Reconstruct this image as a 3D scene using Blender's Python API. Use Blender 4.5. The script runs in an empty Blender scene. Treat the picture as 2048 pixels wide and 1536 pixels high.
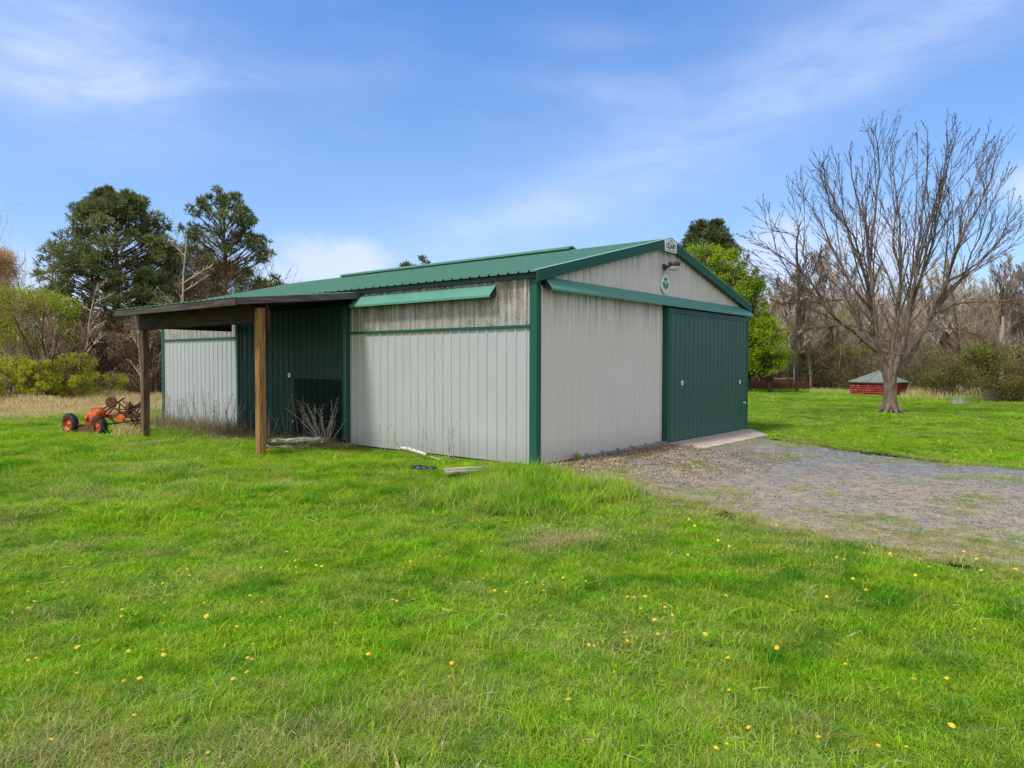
import bpy, math, random
import numpy as np
from mathutils import Vector, Matrix, noise as mnoise
D = bpy.data
SC = bpy.context.scene
COL = SC.collection
R_ = math.radians
rng = np.random.default_rng(7)
random.seed(11)

# ------------------------------------------------------------------ camera
CAM = Vector((-9.8928, -7.6066, 1.8)); YAW = 0.6892; PITCH = -0.0286; ROLL = 0.0022; FPX = 1442.2
_f = Vector((math.cos(YAW)*math.cos(PITCH), math.sin(YAW)*math.cos(PITCH), math.sin(PITCH)))
_r = Vector((math.sin(YAW), -math.cos(YAW), 0)); _u = _r.cross(_f)
_r2 = _r*math.cos(ROLL)+_u*math.sin(ROLL); _u2 = -_r*math.sin(ROLL)+_u*math.cos(ROLL)
cam = D.cameras.new('camera'); camo = D.objects.new('camera', cam); COL.objects.link(camo)
cam.sensor_width = 36; cam.lens = 36*FPX/2048; cam.clip_start = .1; cam.clip_end = 2000
m = Matrix.Identity(4)
for i in range(3):
    m[i][0] = _r2[i]; m[i][1] = _u2[i]; m[i][2] = -_f[i]; m[i][3] = CAM[i]
camo.matrix_world = m
SC.camera = camo

# ------------------------------------------------------------------ sun, sky, exposure
SUN_EL = R_(56); SUN_AZ = math.atan2(.22, -.97)         # from the long-wall side, so the gable end is in open shade
sun = D.lights.new('sun', 'SUN'); suno = D.objects.new('sun', sun); COL.objects.link(suno)
sun.energy = 2.6; sun.angle = R_(9); sun.color = (1.0, .945, .84)
sd = Vector((math.cos(SUN_AZ)*math.cos(SUN_EL), math.sin(SUN_AZ)*math.cos(SUN_EL), math.sin(SUN_EL)))
suno.rotation_euler = sd.to_track_quat('Z', 'Y').to_euler()
suno.location = (-20, -20, 30)
SC.view_settings.view_transform = 'Standard'; SC.view_settings.look = 'None'
SC.view_settings.gamma = 1; SC.view_settings.exposure = 0.55
SC.cycles.max_bounces = 6; SC.cycles.transparent_max_bounces = 4
SC.cycles.diffuse_bounces = 3; SC.cycles.glossy_bounces = 2; SC.cycles.transmission_bounces = 3
W = D.worlds.new('World'); SC.world = W; W.use_nodes = True

class NT:
    """small node-tree writer"""
    def __init__(s, tree): s.t = tree; s.n = tree.nodes; s.l = tree.links
    def new(s, typ, **kw):
        n = s.n.new(typ)
        for k, v in kw.items():
            if k.startswith('i_'):
                n.inputs[k[2:].replace('_', ' ')].default_value = v
            else: setattr(n, k, v)
        return n
    def put(s, sock, v):
        if hasattr(v, 'links') or isinstance(v, bpy.types.NodeSocket): s.l.new(v, sock)
        else: sock.default_value = v
    def math(s, op, a, b=0.0, c=None, clamp=False):
        n = s.n.new('ShaderNodeMath'); n.operation = op; n.use_clamp = clamp
        s.put(n.inputs[0], a); s.put(n.inputs[1], b)
        if c is not None: s.put(n.inputs[2], c)
        return n.outputs[0]
    def mix(s, f, a, b, mode='MIX'):
        n = s.n.new('ShaderNodeMix'); n.data_type = 'RGBA'; n.blend_type = mode
        s.put(n.inputs[0], f)
        s.put(n.inputs[6], a if not isinstance(a, tuple) else (*a, 1)[:4])
        s.put(n.inputs[7], b if not isinstance(b, tuple) else (*b, 1)[:4])
        return n.outputs[2]
    def noise(s, vec, scale, detail=4, rough=.55, dist=0, dims='3D'):
        n = s.n.new('ShaderNodeTexNoise'); n.noise_dimensions = dims
        n.inputs['Scale'].default_value = scale; n.inputs['Detail'].default_value = detail
        n.inputs['Roughness'].default_value = rough; n.inputs['Distortion'].default_value = dist
        if vec is not None: s.l.new(vec, n.inputs['Vector'])
        return n.outputs['Fac']
    def ramp(s, fac, stops, interp='LINEAR'):
        n = s.n.new('ShaderNodeValToRGB'); n.color_ramp.interpolation = interp
        e = n.color_ramp.elements
        while len(e) < len(stops): e.new(.5)
        for el, (p, c) in zip(e, stops):
            el.position = p; el.color = (*c, 1) if isinstance(c, tuple) else (c, c, c, 1)
        s.put(n.inputs[0], fac); return n.outputs[0]
    def mapping(s, vec, scale=(1, 1, 1), loc=(0, 0, 0), rot=(0, 0, 0)):
        n = s.n.new('ShaderNodeMapping'); n.inputs['Scale'].default_value = scale
        n.inputs['Location'].default_value = loc; n.inputs['Rotation'].default_value = rot
        s.l.new(vec, n.inputs['Vector']); return n.outputs[0]
    def smooth(s, x, a, b):
        n = s.n.new('ShaderNodeMapRange'); n.interpolation_type = 'SMOOTHSTEP'
        s.put(n.inputs[0], x); n.inputs[1].default_value = a; n.inputs[2].default_value = b
        return n.outputs[0]

def build_world():
    t = NT(W.node_tree); t.n.clear()
    out = t.new('ShaderNodeOutputWorld'); bg = t.new('ShaderNodeBackground')
    bg.inputs[1].default_value = 0.13; t.l.new(bg.outputs[0], out.inputs[0])
    sky = t.new('ShaderNodeTexSky', sky_type='NISHITA'); sky.sun_disc = False
    sky.sun_elevation = SUN_EL; sky.sun_rotation = math.pi/2-SUN_AZ
    sky.air_density = 1.0; sky.dust_density = .6; sky.ozone_density = 2.5
    tc = t.new('ShaderNodeTexCoord'); v = tc.outputs['Generated']
    sp = t.new('ShaderNodeSeparateXYZ'); t.l.new(v, sp.inputs[0])
    x, y, z = sp.outputs
    # compass bearing (0 = along the barn's corner view) and height above the horizon, both in radians
    rx = t.math('ADD', t.math('MULTIPLY', x, math.cos(YAW)), t.math('MULTIPLY', y, math.sin(YAW)))
    ry = t.math('SUBTRACT', t.math('MULTIPLY', x, math.sin(YAW)), t.math('MULTIPLY', y, math.cos(YAW)))
    az = t.math('ARCTAN2', ry, rx); el = t.math('ARCSINE', z)
    elc = t.math('MAXIMUM', el, 0.0)
    tint = t.ramp(t.math('MULTIPLY', elc, 1.6), [(0, (.70, .79, .88)), (.18, (.60, .76, .94)), (.42, (.53, .79, 1.04)), (.85, (.46, .82, 1.24)), (1, (.46, .82, 1.24))])
    col = t.mix(1.0, sky.outputs[0], tint, 'MULTIPLY')
    # thin high cloud: bands and patches given as (azimuth, elevation, half sizes, tilt, strength)
    cb = t.new('ShaderNodeCombineXYZ'); t.l.new(az, cb.inputs[0]); t.l.new(el, cb.inputs[1])
    ae = cb.outputs[0]
    n1 = t.noise(t.mapping(ae, (2.2, 9, 1), rot=(0, 0, -.22)), 1.6, 6, .55, .6)
    n2 = t.noise(t.mapping(ae, (1.2, 3.0, 1), loc=(3, 1, 0), rot=(0, 0, -.25)), 2.2, 5, .55, .3)
    wisps = t.math('MULTIPLY', t.smooth(n1, .40, .80), t.smooth(n2, .36, .70))
    tot = t.math('MULTIPLY', wisps, .22)
    def blob(a0, e0, sa, se, tilt, k):
        da = t.math('SUBTRACT', az, a0); de = t.math('SUBTRACT', el, e0)
        c, s_ = math.cos(tilt), math.sin(tilt)
        p = t.math('DIVIDE', t.math('ADD', t.math('MULTIPLY', da, c), t.math('MULTIPLY', de, s_)), sa)
        q = t.math('DIVIDE', t.math('SUBTRACT', t.math('MULTIPLY', de, c), t.math('MULTIPLY', da, s_)), se)
        g = t.math('EXPONENT', t.math('MULTIPLY', t.math('ADD', t.math('MULTIPLY', p, p), t.math('MULTIPLY', q, q)), -1.0))
        return t.math('MULTIPLY', g, k)
    soft = t.smooth(t.noise(t.mapping(ae, (2.4, 7, 1), loc=(5, 2, 0), rot=(0, 0, -.3)), 2.6, 6, .6, .4), .25, .75)
    big = None
    for b in [(-.54, .335, .12, .045, .05, 1.45), (-.62, .44, .25, .09, -.2, .42), (-.55, .25, .22, .04, .1, .25),
              (.16, .245, .46, .045, .36, .48), (-.02, .19, .25, .03, .16, .35), (.42, .40, .35, .03, .30, .28),
              (-.28, .36, .16, .02, .05, .28), (.13, .36, .10, .018, -.1, .35), (.10, .42, .09, .02, -.1, .25), (0, .49, .10, .02, 0, .25),
              (.56, .39, .25, .028, .32, .40), (.3, .34, .5, .10, .30, .22)]:
        o = blob(*b); big = o if big is None else t.math('ADD', big, o)
    big = t.math('MULTIPLY', big, t.math('ADD', t.math('MULTIPLY', soft, .42), .22))
    # low heaped cloud near the horizon
    nc = t.noise(t.mapping(ae, (1, 1.6, 1)), 13, 6, .6, .3)
    low = None
    for b in [(-.27, .125, .075, .05, 0, 1.3), (-.20, .14, .045, .03, 0, .9), (.345, .14, .06, .06, 0, 1.3), (.46, .155, .06, .05, 0, 1.2), (.62, .20, .05, .03, 0, 1.1),
              (-.62, .10, .08, .05, 0, 1.0), (.40, .08, .3, .05, 0, .8), (-.45, .09, .12, .03, 0, .6), (.1, .09, .4, .03, 0, .4)]:
        o = blob(*b); low = o if low is None else t.math('ADD', low, o)
    low = t.smooth(t.math('MULTIPLY', low, t.math('ADD', t.math('MULTIPLY', nc, 1.5), .08)), .30, 1.05)
    a = t.math('MINIMUM', t.math('ADD', t.math('ADD', t.math('MULTIPLY', tot, .6), big), t.math('MULTIPLY', low, .62)), .80)
    # hazy whitening at the horizon
    hz = t.math('MULTIPLY', t.math('EXPONENT', t.math('MULTIPLY', elc, -5.0)), .50)
    col = t.mix(hz, col, (3.3, 4.1, 5.8))
    col = t.mix(a, col, (4.2, 4.7, 6.0))
    # unseen white cloud added behind the station, for neutral light on the barn
    fill_veil = t.math('MULTIPLY', t.smooth(rx, .15, -.55), t.math('ADD', t.math('MULTIPLY', n2, .4), .62))
    col = t.mix(fill_veil, col, (6.6, 6.0, 5.3))
    t.l.new(col, bg.inputs[0])
build_world()

# ------------------------------------------------------------------ helpers
ORG = {}
def tag(o, label=None, cat=None, group=None, kind=None):
    if label: o['label'] = label
    if cat: o['category'] = cat
    if group: o['group'] = group
    if kind: o['kind'] = kind
    return o
def thing(name, label, cat, loc=(0, 0, 0), group=None):
    o = D.objects.new(name, None); COL.objects.link(o); o.location = loc; o.empty_display_size = .2
    ORG[o.name] = Vector(loc)
    return tag(o, label, cat, group)
def link(name, me, parent=None, loc=None):
    o = D.objects.new(name, me); COL.objects.link(o)
    if parent is not None: o.parent = parent; ORG[o.name] = ORG[parent.name]
    else: ORG[o.name] = Vector(loc or (0, 0, 0)); o.location = loc or (0, 0, 0)
    return o

class MB:
    """collects shapes in world metres; build() makes ONE mesh object"""
    def __init__(s): s.v = []; s.f = []; s.sm = []
    def add(s, vs, fs, smooth=False):
        b = len(s.v); s.v += [tuple(v) for v in vs]
        s.f += [tuple(b+i for i in f) for f in fs]; s.sm += [smooth]*len(fs); return s
    def box(s, x0, x1, y0, y1, z0, z1):
        vs = [(x, y, z) for z in (z0, z1) for y in (y0, y1) for x in (x0, x1)]
        return s.add(vs, [(0, 2, 3, 1), (4, 5, 7, 6), (0, 1, 5, 4), (2, 6, 7, 3), (0, 4, 6, 2), (1, 3, 7, 5)])
    def bar(s, p, q, w, h, up=(0, 0, 1)):
        p, q = Vector(p), Vector(q); d = (q-p).normalized(); u = Vector(up)
        a = d.cross(u).normalized()*w/2; b = a.normalized().cross(d).normalized()*h/2
        vs = [e+sa*a+sb*b for e in (p, q) for sb in (-1, 1) for sa in (-1, 1)]
        return s.add(vs, [(0, 1, 3, 2), (4, 6, 7, 5), (0, 4, 5, 1), (2, 3, 7, 6), (0, 2, 6, 4), (1, 5, 7, 3)])
    def tube(s, pts, rad, n=8, caps=True, smooth=True):
        pts = [Vector(p) for p in pts]; k = len(pts)
        if not hasattr(rad, '__len__'): rad = [rad]*k
        b = len(s.v); prev = None; vs = []
        for i, p in enumerate(pts):
            d = (pts[min(i+1, k-1)]-pts[max(i-1, 0)])
            d = d.normalized() if d.length > 1e-9 else Vector((0, 0, 1))
            if prev is None:
                a = d.orthogonal().normalized()
            else:
                a = (prev-d*prev.dot(d)); a = a.normalized() if a.length > 1e-6 else d.orthogonal().normalized()
            prev = a; c = d.cross(a)
            for j in range(n):
                t = 2*math.pi*j/n; vs.append(p+(a*math.cos(t)+c*math.sin(t))*rad[i])
        fs = [(i*n+j, i*n+(j+1) % n, (i+1)*n+(j+1) % n, (i+1)*n+j) for i in range(k-1) for j in range(n)]
        s.add(vs, fs, smooth)
        if caps: s.add([vs[j] for j in range(n)], [tuple(reversed(range(n)))]); s.add([vs[(k-1)*n+j] for j in range(n)], [tuple(range(n))])
        return s
    def lathe(s, c, axis, prof, n=24, smooth=True):
        """prof: (distance along axis, radius)"""
        c = Vector(c); ax = Vector(axis).normalized(); a = ax.orthogonal().normalized(); b = ax.cross(a)
        vs = [c+ax*h+(a*math.cos(2*math.pi*j/n)+b*math.sin(2*math.pi*j/n))*r for h, r in prof for j in range(n)]
        fs = [(i*n+j, i*n+(j+1) % n, (i+1)*n+(j+1) % n, (i+1)*n+j) for i in range(len(prof)-1) for j in range(n)]
        return s.add(vs, fs, smooth)
    def prism(s, poly, ext):
        """poly: 3D points in a plane; ext: extrusion vector"""
        n = len(poly); e = Vector(ext); vs = [Vector(p) for p in poly]+[Vector(p)+e for p in poly]
        return s.add(vs, [tuple(range(n-1, -1, -1)), tuple(range(n, 2*n))]+[(i, (i+1) % n, n+(i+1) % n, n+i) for i in range(n)])
    def build(s, name, mat, parent=None, bevel=0, loc=None, recalc=True):
        me = D.meshes.new(name); o0 = ORG[parent.name] if parent is not None else Vector(loc or (0, 0, 0))
        me.from_pydata([(v[0]-o0.x, v[1]-o0.y, v[2]-o0.z) for v in s.v], [], s.f)
        me.polygons.foreach_set('use_smooth', s.sm)
        if recalc:
            import bmesh
            bm = bmesh.new(); bm.from_mesh(me); bmesh.ops.recalc_face_normals(bm, faces=bm.faces); bm.to_mesh(me); bm.free()
        me.materials.append(mat)
        o = link(name, me, parent, loc)
        if bevel:
            md = o.modifiers.new('bevel', 'BEVEL'); md.width = bevel; md.segments = 2; md.limit_method = 'ANGLE'
        return o

def np_mesh(name, V, F, mat, rnd=None, smooth=False):
    """V (n,3), F (m,k) with fixed k; optional per-face random attribute"""
    me = D.meshes.new(name); V = np.asarray(V, np.float32); F = np.asarray(F, np.int32); k = F.shape[1]
    me.vertices.add(len(V)); me.vertices.foreach_set('co', V.ravel())
    me.loops.add(F.size); me.loops.foreach_set('vertex_index', F.ravel())
    me.polygons.add(len(F)); me.polygons.foreach_set('loop_start', np.arange(0, F.size, k, dtype=np.int32))
    me.polygons.foreach_set('loop_total', np.full(len(F), k, np.int32))
    if smooth: me.polygons.foreach_set('use_smooth', np.ones(len(F), bool))
    me.update(calc_edges=True)
    if rnd is not None:
        a = me.attributes.new('rnd', 'FLOAT', 'FACE'); a.data.foreach_set('value', np.asarray(rnd, np.float32))
    me.materials.append(mat); return me

# ------------------------------------------------------------------ materials
def new_mat(name):
    m_ = D.materials.new(name); m_.use_nodes = True; t = NT(m_.node_tree); t.n.clear()
    out = t.new('ShaderNodeOutputMaterial'); b = t.new('ShaderNodeBsdfPrincipled')
    t.l.new(b.outputs[0], out.inputs[0]); return m_, t, b, out
def pos(t):
    return t.new('ShaderNodeNewGeometry').outputs['Position']
def bump(t, b, h, strength=.3, dist=.01):
    n = t.new('ShaderNodeBump'); n.inputs['Strength'].default_value = strength; n.inputs['Distance'].default_value = dist
    t.l.new(h, n.inputs['Height']); t.l.new(n.outputs[0], b.inputs['Normal'])
def sep(t, v):
    n = t.new('ShaderNodeSeparateXYZ'); t.l.new(v, n.inputs[0]); return n.outputs

def steel(name, c, rough=.42, dirt=.25, dirtcol=(.16, .13, .10), spec=.5, chalk=.0, run=None):
    """painted ribbed steel: long vertical streaks, chalky blotches, splashed dirt near the ground"""
    m_, t, b, o = new_mat(name); p = pos(t); s = sep(t, p)
    streak = t.noise(t.mapping(p, (9, 9, .35)), 2.0, 5, .6)
    blot = t.noise(p, 1.1, 4, .6)
    fine = t.noise(p, 60, 3, .6)
    col = t.mix(t.math('MULTIPLY', t.smooth(blot, .35, .75), .35), c, tuple(min(1, k*1.18+chalk) for k in c))
    col = t.mix(t.math('MULTIPLY', t.smooth(streak, .48, .78), dirt), col, dirtcol)
    low = t.math('MULTIPLY', t.smooth(t.math('ADD', s[2], t.math('MULTIPLY', blot, -.35)), .35, -.12), .55)
    col = t.mix(low, col, tuple(k*.5+d*.6 for k, d in zip(c, dirtcol)))
    col = t.mix(t.math('MULTIPLY', fine, .10), col, tuple(k*.6 for k in c))
    if run:                                     # black runoff hanging in streaks from a height
        st = t.smooth(t.noise(t.mapping(p, (6, 6, .22)), 2.6, 4, .7), .40, .66)
        if run == 'rake': d = t.math('SUBTRACT', t.math('SUBTRACT', 4.52, t.math('MULTIPLY', t.math('ABSOLUTE', t.math('SUBTRACT', s[0], 4.655)), .245)), s[2])
        else: d = t.math('SUBTRACT', run, s[2])
        f = t.math('EXPONENT', t.math('MULTIPLY', t.math('MAXIMUM', d, 0), -2.4))
        col = t.mix(t.math('MULTIPLY', t.math('MULTIPLY', f, st), .75), col, (.10, .085, .075))
    t.l.new(col, b.inputs['Base Color'])
    r = t.math('ADD', t.math('MULTIPLY', blot, .25), rough-.1)
    t.l.new(r, b.inputs['Roughness']); b.inputs['Specular IOR Level'].default_value = spec
    bump(t, b, t.noise(p, 3.0, 2, .5), .12, .02)
    return m_
def plain(name, c, rough=.6, metal=0, var=.25, sc=8, bmp=.2, c2=None, aniso=(1, 1, 1)):
    m_, t, b, o = new_mat(name); p = pos(t)
    n = t.noise(t.mapping(p, aniso), sc, 5, .6)
    col = t.mix(t.smooth(n, .3, .72), tuple(k*(1-var) for k in c), c2 or tuple(min(1, k*(1+var)) for k in c))
    t.l.new(col, b.inputs['Base Color']); b.inputs['Roughness'].default_value = rough; b.inputs['Metallic'].default_value = metal
    if bmp: bump(t, b, n, bmp, .01)
    return m_
def leafmat(name, c_dark, c_light, trans=.35, c_alt=None, alt=0.0, big=.6):
    """leaf / needle / blade: per-face random tone plus slow drift over the crown"""
    m_, t, b, o = new_mat(name); t.n.remove(b)
    at = t.new('ShaderNodeAttribute', attribute_name='rnd'); p = pos(t)
    n = t.noise(p, big, 3, .6)
    f = t.math('ADD', t.math('MULTIPLY', at.outputs['Fac'], .7), t.math('MULTIPLY', t.smooth(n, .3, .7), .35), clamp=True)
    col = t.mix(f, c_dark, c_light)
    if c_alt: col = t.mix(t.math('MULTIPLY', t.math('GREATER_THAN', at.outputs['Fac'], 1-alt), 1.0), col, c_alt)
    d = t.new('ShaderNodeBsdfDiffuse'); tr = t.new('ShaderNodeBsdfTranslucent'); mx = t.new('ShaderNodeMixShader')
    t.l.new(col, d.inputs[0]); t.l.new(col, tr.inputs[0]); mx.inputs[0].default_value = trans
    t.l.new(d.outputs[0], mx.inputs[1]); t.l.new(tr.outputs[0], mx.inputs[2]); t.l.new(mx.outputs[0], o.inputs[0])
    return m_
def bark(name, c1, c2, sc=12):
    m_, t, b, o = new_mat(name); p = pos(t)
    n = t.noise(t.mapping(p, (1, 1, .25)), sc, 5, .65, .3)
    t.l.new(t.mix(t.smooth(n, .32, .7), c1, c2), b.inputs['Base Color']); b.inputs['Roughness'].default_value = .9
    b.inputs['Specular IOR Level'].default_value = .2
    bump(t, b, n, .6, .02); return m_

M = {}
M['grey_wall'] = steel('weathered light grey steel', (.385, .415, .43), .42, .12)
M['taupe_wall'] = steel('warm grey steel', (.60, .585, .57), .5, .12, (.20, .17, .15), run=3.1)
M['gable_steel'] = steel('gable grey steel', (.58, .555, .56), .5, .26, (.15, .12, .11), run='rake')
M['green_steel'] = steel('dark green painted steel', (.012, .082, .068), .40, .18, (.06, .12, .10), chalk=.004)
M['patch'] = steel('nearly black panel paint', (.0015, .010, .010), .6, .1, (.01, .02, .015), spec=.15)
M['green_shaded'] = steel('green paint darkened for shade', (.005, .036, .032), .5, .10, (.03, .05, .04), spec=.3)  # shade of the lean-to bay put into the paint colour
M['green_trim'] = steel('green painted trim', (.013, .090, .060), .55, .08, (.05, .10, .08), spec=.25)
M['dark_trim'] = steel('blackish green trim', (.010, .040, .036), .45, .05, (.03, .05, .05))
M['roof'] = steel('faded green roof steel', (.088, .235, .155), .48, .22, (.12, .22, .17), chalk=.01)
M['cap'] = steel('chalky pale folded edge', (.36, .48, .44), .4, .1)
M['awning'] = steel('faded green flashing', (.085, .25, .185), .48, .12, (.10, .2, .17), chalk=.01)

def galv():
    m_, t, b, o = new_mat('mildewed galvanised steel'); p = pos(t); s = sep(t, p)
    sp = t.noise(t.mapping(p, (1, 1, .6)), 52, 3, .7)
    st = t.noise(t.mapping(p, (4.5, 4.5, .35)), 2.4, 5, .65)
    blot = t.noise(t.mapping(p, (1, 1, .8)), 3.2, 4, .65)
    base = t.mix(t.smooth(blot, .35, .65), (.40, .395, .38), (.60, .60, .59))
    col = t.mix(t.math('MULTIPLY', t.smooth(sp, .56, .38), .55), base, (.18, .165, .145))
    # mildew hangs in streaks from under the track cover, thinning downwards
    d = t.math('MAXIMUM', t.math('SUBTRACT', 3.06, s[2]), 0)
    hang = t.math('MULTIPLY', t.math('EXPONENT', t.math('MULTIPLY', d, -1.9)), t.smooth(st, .36, .60))
    foot = t.math('MULTIPLY', t.smooth(s[2], 2.85, 2.50), t.smooth(blot, .42, .66))
    m1 = t.math('MINIMUM', t.math('ADD', t.math('MULTIPLY', hang, 1.0), t.math('MULTIPLY', foot, .55)), .88)
    col = t.mix(m1, col, t.mix(t.smooth(sp, .4, .62), (.060, .047, .034), (.20, .165, .125)))
    t.l.new(col, b.inputs['Base Color']); b.inputs['Roughness'].default_value = .5; b.inputs['Metallic'].default_value = .15
    bump(t, b, sp, .2, .005); return m_
M['galv'] = galv()
def wood(name, a, b_, c, axis=2, rough=.8, sc=7):
    m_, t, b, o = new_mat(name); p = pos(t)
    scl = [1, 1, 1]; scl[axis] = .05
    n = t.noise(t.mapping(p, tuple(scl)), sc*4, 6, .7, .4)
    n2 = t.noise(t.mapping(p, tuple(k**.6 for k in scl)), sc, 4, .6, .8)
    col = t.mix(t.smooth(n, .35, .66), a, b_); col = t.mix(t.math('MULTIPLY', t.smooth(n2, .5, .72), .8), col, c)
    t.l.new(col, b.inputs['Base Color']); b.inputs['Roughness'].default_value = rough; b.inputs['Specular IOR Level'].default_value = .25
    bump(t, b, n, .5, .01); return m_
M['post_new'] = wood('orange brown treated post', (.15, .066, .026), (.40, .22, .095), (.085, .035, .016))
M['post_old'] = wood('dark brown weathered post', (.075, .042, .028), (.22, .14, .095), (.04, .022, .016))
M['beam'] = wood('dark stained beam', (.020, .012, .010), (.062, .038, .032), (.014, .009, .009), 1)
M['fascia'] = wood('weathered grey purple fascia', (.055, .045, .048), (.16, .14, .145), (.035, .028, .03), 0)
M['fascia_y'] = wood('weathered dark fascia', (.035, .028, .028), (.10, .082, .08), (.02, .016, .016), 1)
M['old_log'] = wood('silvery split log', (.16, .14, .12), (.50, .48, .45), (.055, .045, .038), 1, .9, 9)
M['old_board'] = wood('weathered tan board', (.22, .19, .14), (.46, .42, .34), (.10, .09, .07), 0, .9, 9)
M['birch'] = plain('white birch bark', (.62, .60, .56), .8, 0, .6, 26, .3, c2=(.75, .73, .70))
M['black_plastic'] = plain('black plastic', (.012, .02, .02), .5)
M['white_plastic'] = plain('white plastic', (.75, .77, .78), .4, 0, .05)
M['lamp_dark'] = plain('dark brown lamp housing', (.035, .028, .032), .5, 0, .3)
M['lens'] = plain('cream lamp lens', (.50, .49, .44), .25, 0, .1)
M['rail'] = plain('blue grey metal rail', (.26, .30, .34), .4, .5, .3, 6)
M['sign_white'] = plain('white sign face', (.68, .74, .74), .45, 0, .06)
M['sign_black'] = plain('black sign lettering', (.015, .015, .02), .6, 0, .1, 8, 0)
M['sign_green'] = plain('shamrock green paint', (.012, .17, .085), .5, 0, .25, 10, 0)
M['sign_mint'] = plain('pale mint paint', (.62, .80, .74), .5, 0, .05, 10, 0)
M['orange'] = plain('faded orange enamel', (.62, .085, .018), .55, 0, .5, 9, .2, c2=(.85, .17, .045))
M['rust'] = plain('rusty iron', (.10, .038, .024), .85, .1, .45, 20, .4, c2=(.20, .085, .05))
M['rust_dark'] = plain('dark rusty iron', (.045, .024, .02), .85, .1, .4, 20, .4)
M['tyre'] = plain('black rubber', (.016, .017, .022), .75, 0, .3, 14, .3)
M['red_slat'] = wood('worn red painted slats', (.22, .022, .016), (.42, .055, .04), (.48, .30, .28), 0)
M['red_post'] = plain('red painted post', (.30, .022, .018), .7, 0, .3)
M['shed_roof'] = plain('grey green shingles', (.15, .19, .17), .8, 0, .25, 6)
M['grey_wood'] = wood('silver grey weathered wood', (.14, .125, .105), (.32, .29, .25), (.07, .06, .05))
M['rock'] = plain('mossy grey rock', (.17, .155, .12), .9, 0, .45, 7, .5, c2=(.30, .28, .22))

def concrete():
    m_, t, b, o = new_mat('pale pinkish concrete'); p = pos(t)
    n = t.noise(p, 2.5, 6, .6); f = t.noise(p, 40, 3, .6)
    col = t.mix(t.smooth(n, .3, .7), (.42, .34, .27), (.60, .51, .42)); col = t.mix(t.math('MULTIPLY', t.smooth(f, .55, .8), .5), col, (.14, .11, .09))
    t.l.new(col, b.inputs['Base Color']); b.inputs['Roughness'].default_value = .85; bump(t, b, f, .2, .004); return m_
M['concrete'] = concrete()

# ------------------------------------------------------------------ ground shape and cover masks
def nz(x, y, s, o=0.0): return mnoise.noise(Vector((x*s+o, y*s-o, o*1.7)))
def gz(x, y):
    """lawn height"""
    d = math.hypot(x-4.6, y-7)
    h = .045*nz(x, y, .33, 3)+.03*nz(x, y, .9, 7)
    # rough hummocky strip between the mown lawn and the long wall
    k = rough(x, y)
    h += k*(.09*nz(x, y, 1.1, 1)+.08*abs(nz(x, y, 2.3, 2)))
    if -4 < x < 10 and -3 < y < 15: h *= .35
    if x < 0: h -= .055*sstep(x, -3.5, -.9)*(1-sstep(y, 4.2, 6.0))*sstep(y, -3.0, -1.0)
    return h
def sstep(x, a, b):
    t = min(1, max(0, (x-a)/(b-a))); return t*t*(3-2*t)
def rough(x, y):
    # mown / unmown limit runs from the drive edge (-2,-3.2) leftwards past (-6.6,2)
    s = (y-(-3.2))*.72+(x+2.0)*.695*.9
    s += .5*nz(x, y, .6, 5)
    return sstep(s, -.2, .9)*(1-sstep(x, -.2, .3)) if y < 14 else .6
DRIVE_N = [(-.05, -.16), (-.20, -.70), (-.75, -1.5), (-1.05, -2.4), (-1.10, -3.1), (-1.05, -3.8), (-1.45, -4.5), (-1.62, -5.0), (-2.0, -5.7), (-2.1, -6.2), (-2.0, -6.7), (-2.3, -8), (-2.8, -11), (-3.2, -16)]
DRIVE_F = [(4.0, -16), (4.6, -11), (4.95, -8), (5.0, -6.6), (5.15, -5.1), (5.8, -3.6), (7.1, -1.5), (7.6, -1.15), (4.4, -1.14), (4.85, -.16)]
DRIVE = DRIVE_N+DRIVE_F
DP = np.array(DRIVE)
def poly_sd(x, y, P=DP):
    """signed distance (positive inside) for arrays"""
    x = np.atleast_1d(x).astype(float); y = np.atleast_1d(y).astype(float)
    ins = np.zeros(len(x), bool); dmin = np.full(len(x), 1e9); n = len(P)
    for i in range(n):
        x0, y0 = P[i]; x1, y1 = P[(i+1) % n]
        c = ((y0 > y) != (y1 > y)) & (x < (x1-x0)*(y-y0)/((y1-y0) if y1 != y0 else 1e-9)+x0); ins ^= c
        dx, dy = x1-x0, y1-y0; t = np.clip(((x-x0)*dx+(y-y0)*dy)/(dx*dx+dy*dy), 0, 1)
        dmin = np.minimum(dmin, np.hypot(x-x0-t*dx, y-y0-t*dy))
    return np.where(ins, dmin, -dmin)

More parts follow.
